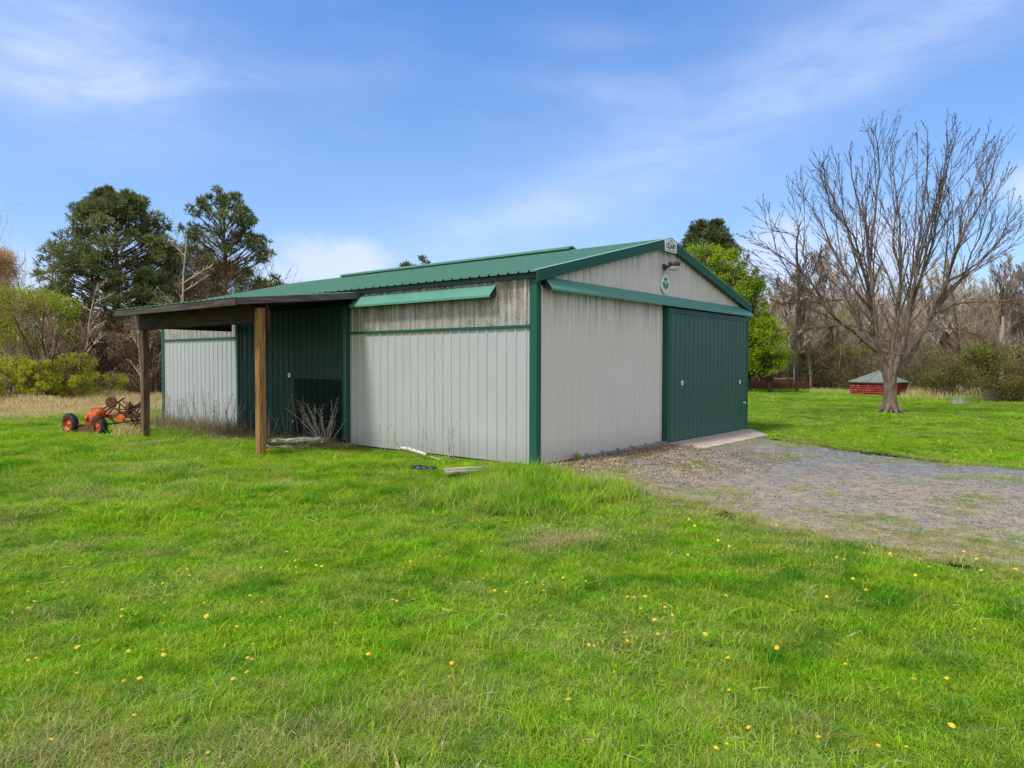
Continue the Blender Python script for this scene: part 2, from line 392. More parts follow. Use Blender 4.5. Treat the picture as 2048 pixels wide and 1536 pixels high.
def lawn_mat():
    m_, t, b, o = new_mat('lawn soil and thatch'); p = pos(t)
    n = t.noise(p, .55, 4, .6); f = t.noise(p, 30, 4, .65); g = t.noise(p, 5, 4, .6)
    col = t.mix(t.smooth(n, .3, .7), (.070, .165, .008), (.12, .24, .014))
    col = t.mix(t.math('MULTIPLY', t.smooth(g, .5, .75), .6), col, (.15, .16, .045))
    col = t.mix(t.math('MULTIPLY', t.smooth(f, .35, .65), .6), col, (.045, .062, .012))
    s = sep(t, p)                                        # straw-brown field edge beyond the mown lawn on the barn's far left
    e = t.smooth(t.math('ADD', t.math('ADD', t.math('MULTIPLY', s[1], .95), t.math('MULTIPLY', s[0], .1)), t.math('MULTIPLY', n, 3.0)), 16.5, 21.5)
    left = t.smooth(t.math('SUBTRACT', s[1], s[0]), 6.0, 12.0)
    col = t.mix(t.math('MULTIPLY', e, left), col, t.mix(g, (.30, .22, .11), (.42, .33, .17)))
    wd = t.smooth(t.math('ADD', t.math('ADD', s[0], t.math('MULTIPLY', s[1], .95)), t.math('MULTIPLY', n, 3.0)), 51.5, 54)
    col = t.mix(wd, col, t.mix(g, (.12, .085, .05), (.20, .15, .09)))
    t.l.new(col, b.inputs['Base Color']); b.inputs['Roughness'].default_value = .95; b.inputs['Specular IOR Level'].default_value = .1
    bump(t, b, f, .8, .03); return m_
def gravel_mat():
    m_, t, b, o = new_mat('grey gravel with clay and dead leaves'); p = pos(t); s = sep(t, p)
    vo = t.new('ShaderNodeTexVoronoi'); vo.inputs['Scale'].default_value = 58; t.l.new(p, vo.inputs['Vector'])
    cv = sep(t, vo.outputs['Color'])
    st = t.ramp(cv[0], [(0, (.095, .105, .112)), (.4, (.165, .180, .190)), (.8, (.255, .270, .275)), (1, (.44, .445, .43))])
    big = t.noise(t.mapping(p, (1, .55, 1), rot=(0, 0, .9)), .85, 5, .6); mid = t.noise(p, 2.6, 5, .65)
    clay = t.mix(cv[1], (.27, .215, .135), (.44, .37, .25))
    # the wall-side end and the lawn-side rim carry more clay, thatch and dead leaves
    near = t.smooth(t.math('ADD', t.math('ADD', s[0], t.math('MULTIPLY', s[1], .35)), t.math('MULTIPLY', big, 3.0)), 4.2, .8)
    lawnside = t.smooth(t.math('ADD', s[0], t.math('MULTIPLY', big, 1.6)), 2.2, .2)
    w = t.math('ADD', t.math('MULTIPLY', t.smooth(big, .50, .60), .75), t.math('MULTIPLY', t.math('MAXIMUM', near, lawnside), .75), clamp=True)
    w = t.math('MULTIPLY', w, t.smooth(mid, .22, .52))
    col = t.mix(w, st, clay)
    col = t.mix(t.math('MULTIPLY', t.smooth(t.noise(p, 1.7, 6, .7, .5), .60, .72), .55), col, (.17, .19, .05))
    t.l.new(col, b.inputs['Base Color']); b.inputs['Roughness'].default_value = .9; b.inputs['Specular IOR Level'].default_value = .2
    bump(t, b, vo.outputs['Distance'], .6, .02); return m_

def build_ground():
    # one sheet reaching the horizon: fine grid near, coarse rings far
    xs = np.unique(np.concatenate([np.linspace(-900, -40, 12), np.linspace(-40, -14, 27), np.linspace(-14, 30, 221), np.linspace(30, 70, 41), np.linspace(70, 900, 12)]))
    ys = np.unique(np.concatenate([np.linspace(-900, -40, 12), np.linspace(-40, -14, 27), np.linspace(-14, 26, 201), np.linspace(26, 70, 45), np.linspace(70, 900, 12)]))
    X, Y = np.meshgrid(xs, ys); nx, ny = len(xs), len(ys)
    V = np.zeros((nx*ny, 3)); V[:, 0] = X.ravel(); V[:, 1] = Y.ravel()
    V[:, 2] = [gz(a, b_) if abs(a) < 80 and abs(b_) < 80 else 0 for a, b_ in zip(V[:, 0], V[:, 1])]
    sdv = poly_sd(V[:, 0], V[:, 1]); kk = np.clip((sdv+1.6)/.5, 0, 1); kk = kk*kk*(3-2*kk); V[:, 2] = V[:, 2]*(1-kk)+.002*kk
    i = np.arange(nx*ny).reshape(ny, nx)
    F = np.stack([i[:-1, :-1], i[:-1, 1:], i[1:, 1:], i[1:, :-1]], -1).reshape(-1, 4)
    o = link('lawn', np_mesh('lawn', V, F, lawn_mat(), smooth=True)); tag(o, 'green mown lawn sprinkled with dandelions', None, None, 'structure')
    # gravel sheet with a ragged rim
    mb = MB(); P = []
    n = len(DRIVE)
    for a in range(n):
        p0, p1 = Vector(DRIVE[a]), Vector(DRIVE[(a+1) % n]); k = max(1, int((p1-p0).length/.18))
        for j in range(k):
            q = p0.lerp(p1, j/k); w = .20*nz(q.x, q.y, 1.6, 9)+.10*nz(q.x, q.y, 5, 4)
            if a >= n-3: w = 0
            if a < len(DRIVE_N): w = w*1.0+(.50 if q.y > -5 else .32)*(q.y < -.6)
            nrm = (p1-p0).normalized(); w = min(w, .62); sg = 1 if a < len(DRIVE_N) else -1
            P.append((q.x-abs(nrm.y)*w*sg if sg > 0 else q.x+nrm.y*w, q.y-(abs(nrm.x)*w if sg > 0 else nrm.x*w), .008))
    import bmesh
    bm = bmesh.new(); f = bm.faces.new([bm.verts.new(p) for p in P]); bmesh.ops.triangulate(bm, faces=[f])
    me = D.meshes.new('gravel_drive'); bm.to_mesh(me); bm.free(); me.materials.append(gravel_mat())
    if me.polygons[0].normal.z < 0: me.flip_normals()
    tag(link('gravel_drive', me), 'grey gravel drive with clay and patches of grass', None, None, 'structure')
build_ground()

# ------------------------------------------------------------------ instanced ground cover (stuff)
def gn_scatter(name, protos, P, ROT, SCL, IDX, attrs, label, cat=None):
    """one object: points with their own rotation / scale / kind, each carrying a prototype mesh"""
    n = len(P); me = D.meshes.new(name); me.vertices.add(n); me.vertices.foreach_set('co', np.asarray(P, np.float32).ravel())
    for nm, typ, arr, key in [('rot', 'FLOAT_VECTOR', ROT, 'vector'), ('scl', 'FLOAT_VECTOR', SCL, 'vector'), ('idx', 'INT', IDX, 'value')]:
        a = me.attributes.new(nm, typ, 'POINT'); a.data.foreach_set(key, np.asarray(arr, np.int32 if typ == 'INT' else np.float32).ravel())
    for nm, arr in attrs.items():
        a = me.attributes.new(nm, 'FLOAT', 'POINT'); a.data.foreach_set('value', np.asarray(arr, np.float32))
    o = link(name, me)
    g = D.node_groups.new(name, 'GeometryNodeTree'); g.interface.new_socket('Geometry', in_out='INPUT', socket_type='NodeSocketGeometry')
    g.interface.new_socket('Geometry', in_out='OUTPUT', socket_type='NodeSocketGeometry')
    N = g.nodes; L = g.links; gi = N.new('NodeGroupInput'); go = N.new('NodeGroupOutput')
    prev = gi.outputs[0]; join = N.new('GeometryNodeJoinGeometry')
    def named(nm, typ):
        a = N.new('GeometryNodeInputNamedAttribute'); a.data_type = typ; a.inputs[0].default_value = nm; return a.outputs[0]
    for k, pm in enumerate(protos):
        po = D.objects.new(name+'_source', pm)
        oi = N.new('GeometryNodeObjectInfo'); oi.inputs[0].default_value = po; oi.inputs['As Instance'].default_value = True
        ip = N.new('GeometryNodeInstanceOnPoints'); cmp_ = N.new('FunctionNodeCompare'); cmp_.data_type = 'INT'; cmp_.operation = 'EQUAL'
        L.new(named('idx', 'INT'), cmp_.inputs[2]); cmp_.inputs[3].default_value = k
        L.new(prev, ip.inputs['Points']); L.new(cmp_.outputs[0], ip.inputs['Selection']); L.new(oi.outputs['Geometry'], ip.inputs['Instance'])
        er = N.new('FunctionNodeEulerToRotation'); L.new(named('rot', 'FLOAT_VECTOR'), er.inputs[0]); L.new(er.outputs[0], ip.inputs['Rotation'])
        L.new(named('scl', 'FLOAT_VECTOR'), ip.inputs['Scale']); L.new(ip.outputs[0], join.inputs[0])
    L.new(join.outputs[0], go.inputs[0])
    md = o.modifiers.new('scatter', 'NODES'); md.node_group = g
    return tag(o, label, cat, None, 'stuff')

def blade_mat():
    m_, t, b, o = new_mat('grass blades'); t.n.remove(b); p = pos(t)
    at = t.new('ShaderNodeAttribute', attribute_name='rnd').outputs['Fac']
    dry = t.new('ShaderNodeAttribute', attribute_name='dry', attribute_type='INSTANCER').outputs['Fac']
    tin = t.new('ShaderNodeAttribute', attribute_name='tint', attribute_type='INSTANCER').outputs['Fac']
    col = t.ramp(at, [(0, (.085, .215, .003)), (.45, (.235, .53, .005)), (.85, (.40, .72, .014)), (1, (.60, .80, .08))])
    col = t.mix(t.math('MULTIPLY', tin, .9), col, t.mix(at, (.025, .110, .004), (.085, .32, .008)))
    ye = t.math('MULTIPLY', t.smooth(t.noise(p, 2.3, 4, .6), .40, .60), .75)
    col = t.mix(ye, col, t.mix(at, (.18, .25, .008), (.54, .66, .05)))
    straw = t.mix(at, (.30, .23, .09), (.66, .56, .29))
    h2 = t.math('FRACT', t.math('MULTIPLY', at, 7.31))
    w = t.smooth(t.math('SUBTRACT', t.math('MULTIPLY', dry, 1.25), h2), -.16, .02)
    col = t.mix(w, col, straw)
    d = t.new('ShaderNodeBsdfDiffuse'); tr = t.new('ShaderNodeBsdfTranslucent'); mx = t.new('ShaderNodeMixShader')
    gl = t.new('ShaderNodeBsdfGlossy'); gl.inputs['Roughness'].default_value = .45; gl.inputs[0].default_value = (.8, .85, .8, 1)
    t.l.new(col, d.inputs[0]); t.l.new(t.mix(.5, col, (.36, .66, .01)), tr.inputs[0]); mx.inputs[0].default_value = .38
    t.l.new(d.outputs[0], mx.inputs[1]); t.l.new(tr.outputs[0], mx.inputs[2])
    m2 = t.new('ShaderNodeMixShader'); m2.inputs[0].default_value = .012
    t.l.new(mx.outputs[0], m2.inputs[1]); t.l.new(gl.outputs[0], m2.inputs[2]); t.l.new(m2.outputs[0], o.inputs[0])
    return m_
M['blade'] = blade_mat()
def tuft(n, R, h, hv, w, lean, seed, segs=3, broad=0):
    """n curved tapering blades"""
    r = np.random.default_rng(seed); V = []; F = []; A = []
    for i in range(n):
        a = r.uniform(0, 6.283); q = R*math.sqrt(r.uniform()); bx, by = q*math.cos(a), q*math.sin(a)
        H = h*(1+hv*(r.uniform()-.5)*2); ww = w*r.uniform(.6, 1.3); th = r.uniform(0, 6.283)
        le = lean*r.uniform(.1, 1.4)*H; dx, dy = math.cos(th), math.sin(th); px, py = -dy*ww/2, dx*ww/2
        b = len(V)
        for k in range(segs+1):
            s = k/segs; x = bx+dx*le*s*s; y = by+dy*le*s*s; z = H*(s-.28*lean*s*s)-.004
            wk = (1-s**1.6) if k < segs else 0
            if k < segs: V += [(x-px*wk, y-py*wk, z), (x+px*wk, y+py*wk, z)]
            else: V.append((x, y, z))
        c = r.uniform()
        for k in range(segs-1): F.append((b+2*k, b+2*k+1, b+2*k+3, b+2*k+2)); A.append(c)
        F.append((b+2*segs-2, b+2*segs-1, b+2*segs, b+2*segs)); A.append(c)
    return V, F, A
def tuft_mesh(name, *a, **k):
    V, F, A = tuft(*a, **k)
    me = D.meshes.new(name); F = [f if f[2] != f[3] else f[:3] for f in F]
    me.from_pydata(V, [], F); at = me.attributes.new('rnd', 'FLOAT', 'FACE'); at.data.foreach_set('value', np.array(A, np.float32))
    me.materials.append(M['blade']); return me

DRY = [(-5.65, 2.03, .8, .28, .8), (-6.28, 2.77, .55, .5, .7), (-4.9, 2.61, .5, .25, .8), (-4.04, 2.63, .6, .14, .8), (-3.85, 1.7, .3, .3, .7), (-3.66, -.75, .2, .2, .9),
       (-2.16, -.63, .35, .2, .6), (-4.15, -3.3, .30, .42, 1.0), (-3.75, -3.45, .35, .2, 1.0), (-8.9, -3.9, .8, .5, .42), (-8.35, -4.4, .55, .3, .5), (-8.0, -5.0, .4, .3, .42), (-9.1, -4.2, .4, .4, .4),
       (-7.3, -4.9, .4, .3, .5), (-4.6, 4.6, .9, .25, .6), (-3.3, 5.6, .7, .25, .6), (-6.9, 5.2, .8, .25, .6), (-3.1, 3.2, .4, .2, .5), (-3.0, 8.4, 1.2, .4, .6), (-1.9, -4.8, .5, 1.0, .55), (-1.6, -3.5, .4, .9, .55),
       (-7.6, 2.0, .5, .4, .5), (-2.4, .9, .4, .25, .5), (-5.9, -5.3, .25, .25, .4), (-2.2, -6.6, .45, 1.0, .5)]
def dryness(x, y):
    v = .02+.20*nz(x, y, .8, 21)+.22*nz(x, y, 2.6, 22)+.16*nz(x, y, 7, 25)
    for a, b_, s, s2, k in DRY:
        # patches lie across the view: s = half width across, s2 = along the view
        dx, dy = x-a, y-b_; u = dx*_r.x+dy*_r.y; w = dx*math.cos(YAW)+dy*math.sin(YAW)
        v += k*.60*math.exp(-(u*u/(s*s)+w*w/(s2*s2)))
    return v
def tallness(x, y):
    """0 mown .. 1 knee-high clump by the barn corner"""
    k = 0
    for a, b_, s, h in [(-1.35, -1.0, .80, .9), (-2.1, -1.5, .9, .85), (-1.6, -2.2, .7, .65), (-2.8, -2.1, .8, .5), (-3.1, -1.1, .7, .45), (-1.3, -.1, .5, .5)]:
        k = max(k, h*math.exp(-((x-a)**2+(y-b_)**2)/(s*s)))
    return k
def view_points(n, z0, z1, margin=1.28):
    """random ground points in a wedge in front of the camera between two distances"""
    z = np.sqrt(rng.uniform(z0*z0, z1*z1, n)); u = rng.uniform(-.71*margin, .71*margin, n)*z
    return CAM.x+math.cos(YAW)*z+_r.x*u, CAM.y+math.sin(YAW)*z+_r.y*u, z
def blocked(x, y):
    b = (x > -.02) & (x < 9.33) & (y > -.02) & (y < 13.95)
    b |= (x > 4.35) & (x < 8.1) & (y > -1.12) & (y < .05)
    return b

def build_grass():
    short = [tuft_mesh('t', 66, .105, .046, .50, .0040, 1.5, s) for s in (1, 2, 3, 4)]
    mid = [tuft_mesh('t', 50, .10, .080, .5, .0050, 1.2, s) for s in (5, 6, 7)]
    tall = [tuft_mesh('t', 38, .11, .26, .45, .0065, .55, s, segs=4) for s in (8, 9, 10)]
    flop = [tuft_mesh('t', 30, .12, .12, .6, .006, 1.9, s, segs=4) for s in (11, 12)]
    broad = [tuft_mesh('t', 16, .045, .040, .4, .020, 2.4, s, segs=4) for s in (21, 22)]
    protos = short+mid+tall+flop+broad
    P = []; RO = []; S = []; I = []; DR = []; TI = []
    bands = [(1.6, 4.5, 330, .72), (4.5, 8, 200, .90), (8, 13, 110, 1.15), (13, 21, 52, 1.6), (21, 34, 20, 2.6), (34, 58, 7, 4.4)]
    for z0, z1, dens, sc in bands:
        area = .71*1.28*(z1*z1-z0*z0); n = int(area*dens)
        x, y, z = view_points(n, z0, z1)
        sd_ = poly_sd(x, y); ok = ~blocked(x, y)
        for a, b_, s_, k_, zz in zip(x, y, sd_, ok, z):
            if not k_: continue
            nearside = a < 1.9+.1*b_ or a < 2.2
            tt = s_+.95*nz(a, b_, .8, 31)+.40*nz(a, b_, 2.9, 32)
            pg = 1-sstep(tt, -.22, 1.15 if nearside else .30)
            gr = 0
            if s_ > -.10:
                g = nz(a, b_, .95, 41)+.5*nz(a, b_, 3.1, 42)
                pp = max(pg*.80, min(.55, (g-.22)*4))
                if random.random() > pp: continue
                gr = 1
            edge = math.exp(-(s_/.55)**2)
            if b_ > 19.9+1.4*nz(a, b_, .3, 2)+1.6*nz(a, b_, 1.1, 3)+random.gauss(0, .7) and b_-a > 12: continue       # straw field beyond
            if a+b_*.95 > 52.5: continue
            dr = dryness(a, b_)+(.75*sstep(b_+1.5*nz(a, b_, .8, 4), 15.5, 20.5) if b_-a > 12 else 0); ta = tallness(a, b_)*(1-gr); ro = rough(a, b_)
            hn = .5+.5*nz(a, b_, 1.1, 51); hs = 1.0
            dr += (.30 if nearside else .2)*edge+(.30 if gr else 0)
            if gr: kk = random.choice((0, 1, 2, 3)); hs = .6
            elif ta > .22: kk = random.choice((7, 8, 9)) if random.random() < .8 else random.choice((4, 5)); hs = .42+.72*ta
            elif ro > .4 and random.random() < .8: kk = random.choice((4, 5, 6, 6, 10, 11)) if hn > .35 else random.choice((4, 5)); hs = .75+.75*hn*ro
            else: kk = random.choice((0, 1, 2, 3, 3, 4)) if random.random() < .96 else random.choice((6, 10)); hs = (.62+.55*hn)*(1+.45*nz(a, b_, 4.5, 71))
            if a > -1.5 and -1.2 < b_ < 5.2: hs *= .42+.58*sstep(math.hypot(min(0, a), min(0, b_)), .15, 1.3)
            if zz > 20: hs *= 1.05
            if zz < 11 and not gr and ta < .2 and random.random() < .035+.10*max(0, nz(a, b_, .9, 91)): kk = random.choice((12, 13)); hs = .9
            s1 = sc*random.uniform(.8, 1.25)
            zsc = hs*random.uniform(.75, 1.25)
            kz = sstep(s_, -1.6, -1.1); P.append((a, b_, .006 if gr else gz(a, b_)*(1-kz)+.003*kz)); RO.append((random.gauss(0, .10), random.gauss(0, .10), random.uniform(0, 6.28)))
            S.append((s1, s1, zsc)); I.append(kk); DR.append(dr)
            TI.append(min(1, max(0, .40+1.0*nz(a, b_, .6, 61)+1.25*nz(a, b_, 2.6, 62)+1.2*nz(a, b_, 6.5, 63)+.50*min(1, ta*2)+random.gauss(0, .15))))
    gn_scatter('grass', protos, P, RO, S, I, {'dry': DR, 'tint': TI}, 'green lawn grass, tall by the barn corner, straw coloured in patches')
    print('grass tufts', len(P))
build_grass()

def build_gravel_cover():
    # loose stones
    protos = []
    gm = []
    for k, c in enumerate([(.13, .13, .135), (.20, .20, .205), (.36, .35, .33), (.28, .235, .18)]): gm.append(plain('stone %s' % ('dark', 'grey', 'pale', 'tan')[k], c, .85, 0, .3, 30, 0))
    for k in range(4):
        r = np.random.default_rng(60+k); mb = MB()
        for j in range(7):
            cx, cy = r.uniform(-.05, .05, 2); s = r.uniform(.5, 1.2)*.010
            vs = []
            for v in [(0, 0, 1), (1, 0, 0), (0, 1, 0), (-1, 0, 0), (0, -1, 0), (.6, .6, .5), (-.6, .5, .5), (-.5, -.7, .4), (.7, -.5, .5), (0, 0, -.5)]:
                q = np.array(v)*s*r.uniform(.7, 1.2, 3); vs.append((q[0]+cx, q[1]+cy, max(-.002, q[2]*.7)+.001))
            mb.add(vs, [(1, 5, 8), (5, 2, 6), (6, 3, 7), (7, 4, 8), (0, 5, 6), (0, 6, 7), (0, 7, 8), (0, 8, 5), (1, 2, 5), (2, 3, 6), (3, 4, 7), (4, 1, 8)])
        me = D.meshes.new('s'); me.from_pydata(mb.v, [], mb.f); me.materials.append(gm[k]); protos.append(me)
    n = 15000; x = rng.uniform(-2.4, 8, n); y = rng.uniform(-8, -.1, n); sd_ = poly_sd(x, y)
    ok = (sd_ > -.05) & ~blocked(x, y); x, y = x[ok], y[ok]; n = len(x)
    P = np.stack([x, y, np.full(n, .010)], 1); RO = np.zeros((n, 3)); RO[:, 2] = rng.uniform(0, 6.28, n)
    s = rng.uniform(.5, 1.1, n)[:, None]*np.ones(3)
    gn_scatter('gravel', protos, P, RO, s, rng.choice(4, n, p=[.3, .38, .14, .18]), {}, 'loose grey and tan stones scattered over the drive')
    # dead leaves blown against the gable wall and under the lean-to
    protos = []
    for k, c in enumerate([(.27, .185, .115), (.36, .27, .18), (.20, .14, .09), (.42, .34, .24)]):
        mt = plain('dead leaf %s' % ('brown', 'tan', 'dark', 'pale')[k], c, .9, 0, .3, 40, 0); r = np.random.default_rng(80+k); mb = MB()
        for j in range(9):
            cx, cy = r.uniform(-.10, .10, 2); a = r.uniform(0, 6.28); l = r.uniform(.008, .018); w = l*.5
            c_, s_ = math.cos(a), math.sin(a); z = .004
            f = lambda u, v, h: (cx+u*c_-v*s_, cy+u*s_+v*c_, z+h)
            mb.add([f(-l, 0, r.uniform(0, .012)), f(0, -w, 0), f(l, 0, r.uniform(0, .02)), f(0, w, r.uniform(0, .02))], [(0, 1, 2, 3)])
        me = D.meshes.new('l'); me.from_pydata(mb.v, [], mb.f); me.materials.append(mt); protos.append(me)
    x = np.concatenate([rng.uniform(-.2, 4.6, 1000), rng.uniform(-.6, 4.4, 800), rng.uniform(-1.6, -.1, 420)]); y = np.concatenate([-.1-np.abs(rng.normal(0, .45, 1000)), rng.uniform(-3.2, -.6, 800), rng.uniform(4.6, 10, 420)])
    k_ = (poly_sd(x, y) > -.1) | (y > 2); x, y = x[k_], y[k_]
    ang = rng.uniform(0, 6.28, 260); rr = .30+np.abs(rng.normal(0, .28, 260)); x = np.concatenate([x, 18.88+rr*np.cos(ang)]); y = np.concatenate([y, -1.6+rr*np.sin(ang)]); n = len(x)
    P = np.stack([x, y, np.where(y > 2, .05, .014)], 1); RO = rng.normal(0, .15, (n, 3)); RO[:, 2] = rng.uniform(0, 6.28, n)
    gn_scatter('leaf_litter', protos, P, RO, rng.uniform(.7, 1.4, n)[:, None]*np.ones(3), rng.choice(4, n), {}, 'brown dead leaves lying along the foot of the barn wall')
build_gravel_cover()

# ------------------------------------------------------------------ the barn
BW, BL, HE = 9.31, 13.93, 3.236
SL = .245
def zr(x): return 3.40+SL*(x if x <= BW/2 else BW-x)
def rib_profile(u0, u1, pitch=.2286, h=.019, phase=0.0):
    pts = [(u0, 0.0)]; k = math.floor((u0-phase)/pitch)
    while phase+k*pitch < u1+pitch:
        c = phase+k*pitch
        for du, d in [(-.030, 0), (-.013, h), (.013, h), (.030, 0), (.030+.040, 0), (.030+.048, .003), (.030+.064, .003), (.030+.072, 0),
                      (.030+.100, 0), (.030+.108, .003), (.030+.124, .003), (.030+.132, 0)]:
            u = c+du
            if u0 < u < u1: pts.append((u, d))
        k += 1
    pts.append((u1, 0.0)); return pts
def ribbed(mb, prof, fn, t0, t1, n=1):
    """fn(u, depth, t) -> 3D; t0/t1 numbers or functions of u"""
    g = lambda t, u: t(u) if callable(t) else t
    vs = []; k = len(prof)
    for j in range(n+1):
        for u, d in prof:
            a, b_ = g(t0, u), g(t1, u); vs.append(fn(u, d, a+(b_-a)*j/n))
    mb.add(vs, [(j*k+i, j*k+i+1, (j+1)*k+i+1, (j+1)*k+i) for j in range(n) for i in range(k-1)])

def build_barn():
    B = thing('metal_barn', 'grey and green ribbed steel barn with gable end and side lean-to', 'barn', (0, 0, 0))
    wl = lambda u, d, t: (-d, u, t)          # long wall, outward = -x
    wg = lambda u, d, t: (u, -d, t)          # gable wall, outward = -y
    # long wall: lower and upper panels on both sides of the door opening
    for y0, y1 in ((.13, 5.12), (9.62, BL-.1)):
        mb = MB(); ribbed(mb, rib_profile(y0, y1), wl, .03, 2.425)
        for q in range(int(y0/.2286)+1, int(y1/.2286)):
            for z in (.20, .85, 1.5, 2.15): mb.box(-.008, .001, q*.2286+.045, q*.2286+.057, z, z+.012)
        mb.build('wall_panel', M['grey_wall'], B, recalc=False)
        mb = MB(); ribbed(mb, rib_profile(y0, y1), wl, 2.475, 3.31); o = mb.build('upper_wall_panel', M['galv'], B, recalc=False)
        o['label'] = 'speckled mildewed galvanised strip above the green rail'
        mb = MB(); mb.box(-.034, .0, y0, y1, 2.427, 2.473); mb.box(-.046, -.034, y0, y1, 2.427, 2.437); mb.build('wall_rail', M['green_trim'], B)
    MB().box(-.002, .05, 5.13, 9.61, .0, 3.2).build('door_opening', M['dark_trim'], B)
    # gable wall
    mb = MB(); ribbed(mb, rib_profile(.105, 4.58, phase=.07), wg, .035, 3.16); o = mb.build('wall_panel', M['taupe_wall'], B, recalc=False)
    mb = MB(); ribbed(mb, rib_profile(.105, BW-.1, phase=.07), wg, 3.245, lambda u: zr(u)-.03); mb.build('gable_panel', M['gable_steel'], B, recalc=False)
    MB().box(4.58, BW-.1, .0, .05, 0, 3.2).build('door_opening', M['dark_trim'], B)
    # hidden long wall and back gable
    mb = MB(); ribbed(mb, rib_profile(.1, BL-.1), lambda u, d, t: (BW+d, u, t), .03, 3.31); mb.build('wall_panel', M['grey_wall'], B, recalc=False)
    mb = MB(); ribbed(mb, rib_profile(.1, BW-.1), lambda u, d, t: (u, BL+d, t), .03, lambda u: zr(u)-.03); mb.build('gable_panel', M['gable_steel'], B, recalc=False)
    # corner trims (L-shaped folded steel)
    for cx, cy, sx, sy in ((0, 0, -1, -1), (0, BL, -1, 1), (BW, 0, 1, -1), (BW, BL, 1, 1)):
        mb = MB(); t = .024
        xs = sorted((cx+sx*t, cx-sx*.105)); ys = sorted((cy+sy*t, cy+sy*(t-.004)))
        mb.box(xs[0], xs[1], ys[0], ys[1], .0, 3.315)
        xs = sorted((cx+sx*t, cx+sx*(t-.004))); ys = sorted((cy+sy*(t-.004), cy-sy*.135))
        mb.box(xs[0], xs[1], ys[0], ys[1], .0, 3.315)
        mb.build('corner_trim', M['green_trim'], B)
    # foundation board seen as the dark line below the panels
    mb = MB(); mb.box(.01, .04, .03, BL-.03, -.1, .05); mb.box(.03, 4.6, .01, .04, -.1, .05); mb.box(BW-.04, BW-.01, .03, BL-.03, -.1, .05); mb.build('skirt_board', M['beam'], B)
    # roof: two ribbed slopes
    Y0, Y1 = -.10, BL+.10
    for side in (0, 1):
        mb = MB(); pr_ = rib_profile(Y0, Y1, h=.030, phase=.05)
        if side == 0: fn = lambda u, d, t: (t, u, zr(t)+d)
        else: fn = lambda u, d, t: (BW-t, u, zr(t)+d)
        ribbed(mb, pr_, fn, -.16, BW/2, 6); mb.build('roof', M['roof'], B, recalc=False)
    # eave fascia under the sheets
    for xx in (-.06, BW+.02):
        MB().box(xx, xx+.04, Y0+.02, Y1-.02, 3.275, 3.368).build('eave_trim', M['dark_trim'], B)
    # rake trims with a turned top edge
    for yy, s in ((Y0, -1), (Y1, 1)):
        for side in (0, 1):
            X = (lambda x: x) if side == 0 else (lambda x: BW-x)
            ya, yb = sorted((yy+s*.004, yy+s*.028))
            e = -.14
            mb = MB(); poly = [(X(e), ya, zr(e)-.17), (X(BW/2), ya, zr(BW/2)-.17), (X(BW/2), ya, zr(BW/2)+.024), (X(e), ya, zr(e)+.024)]
            mb.prism(poly, (0, yb-ya, 0))
            mb.build('rake_trim', M['green_trim'], B)
            mb = MB(); y2, y3 = sorted((yy+s*.030, yy-s*.07))
            mb.prism([(X(e), y2, zr(e)+.026), (X(BW/2), y2, zr(BW/2)+.026), (X(BW/2), y2, zr(BW/2)+.032), (X(e), y2, zr(e)+.032)], (0, y3-y2, 0))
            mb.build('rake_cap', M['cap'], B)
            # soffit strip between wall and rake
            mb = MB(); y4, y5 = sorted((yy+s*.003, (0 if s < 0 else BL)+s*.022))
            mb.prism([(X(e), y4, zr(e)-.172), (X(BW/2), y4, zr(BW/2)-.172), (X(BW/2), y4, zr(BW/2)-.16), (X(e), y4, zr(e)-.16)], (0, y5-y4, 0)); mb.build('soffit', M['dark_trim'], B)
    # ridge flashing and raised vent
    zc = zr(BW/2)
    mb = MB(); w = .16
    mb.prism([(BW/2-w, Y0, zc-w*SL+.024), (BW/2, Y0, zc+.026), (BW/2+w, Y0, zc-w*SL+.024), (BW/2+w, Y0, zc-w*SL+.030), (BW/2, Y0, zc+.034), (BW/2-w, Y0, zc-w*SL+.030)], (0, Y1-Y0, 0)); mb.build('ridge_cap', M['roof'], B)
    mb = MB(); w = .18
    mb.prism([(BW/2-w, 2.48, zc-w*SL+.075), (BW/2, 2.48, zc+.085), (BW/2+w, 2.48, zc-w*SL+.075), (BW/2+w, 2.48, zc-w*SL+.115), (BW/2, 2.48, zc+.125), (BW/2-w, 2.48, zc-w*SL+.115)], (0, 11.4-2.48, 0)); v = mb.build('ridge_vent', M['roof'], B)
    mb = MB(); mb.box(BW/2-.15, BW/2+.15, 2.52, 11.36, zc+.0, zc+.075); mb.build('vent_core', M['dark_trim'], v)
    # side door (closed, behind the lean-to)
    mb = MB(); ribbed(mb, rib_profile(5.16, 9.58, phase=.02), lambda u, d, t: (-.085-d, u, t), .14, 3.06); dr = mb.build('sliding_door', M['green_shaded'], B, recalc=False)
    dr['label'] = 'dark green sliding door under the lean-to'
    mb = MB(); mb.box(-.106, -.008, 5.125, 5.157, .12, 3.1); mb.box(-.108, -.088, 5.157, 5.215, .12, 3.1); mb.build('door_stile', M['green_steel'], dr)
    mb = MB(); mb.box(-.104, -.008, 9.583, 9.615, .12, 3.1); mb.box(-.108, -.088, 9.53, 9.583, .12, 3.1); mb.build('door_stile', M['green_trim'], dr)
    mb = MB(); mb.box(-.086, -.012, 5.16, 9.58, .12, .15); mb.build('door_bottom', M['dark_trim'], dr)
    mb = MB(); ribbed(mb, rib_profile(5.30, 7.06, phase=.02), lambda u, d, t: (-.114-d, u, t), .16, 1.44); o = mb.build('patch_panel', M['patch'], dr, recalc=False)
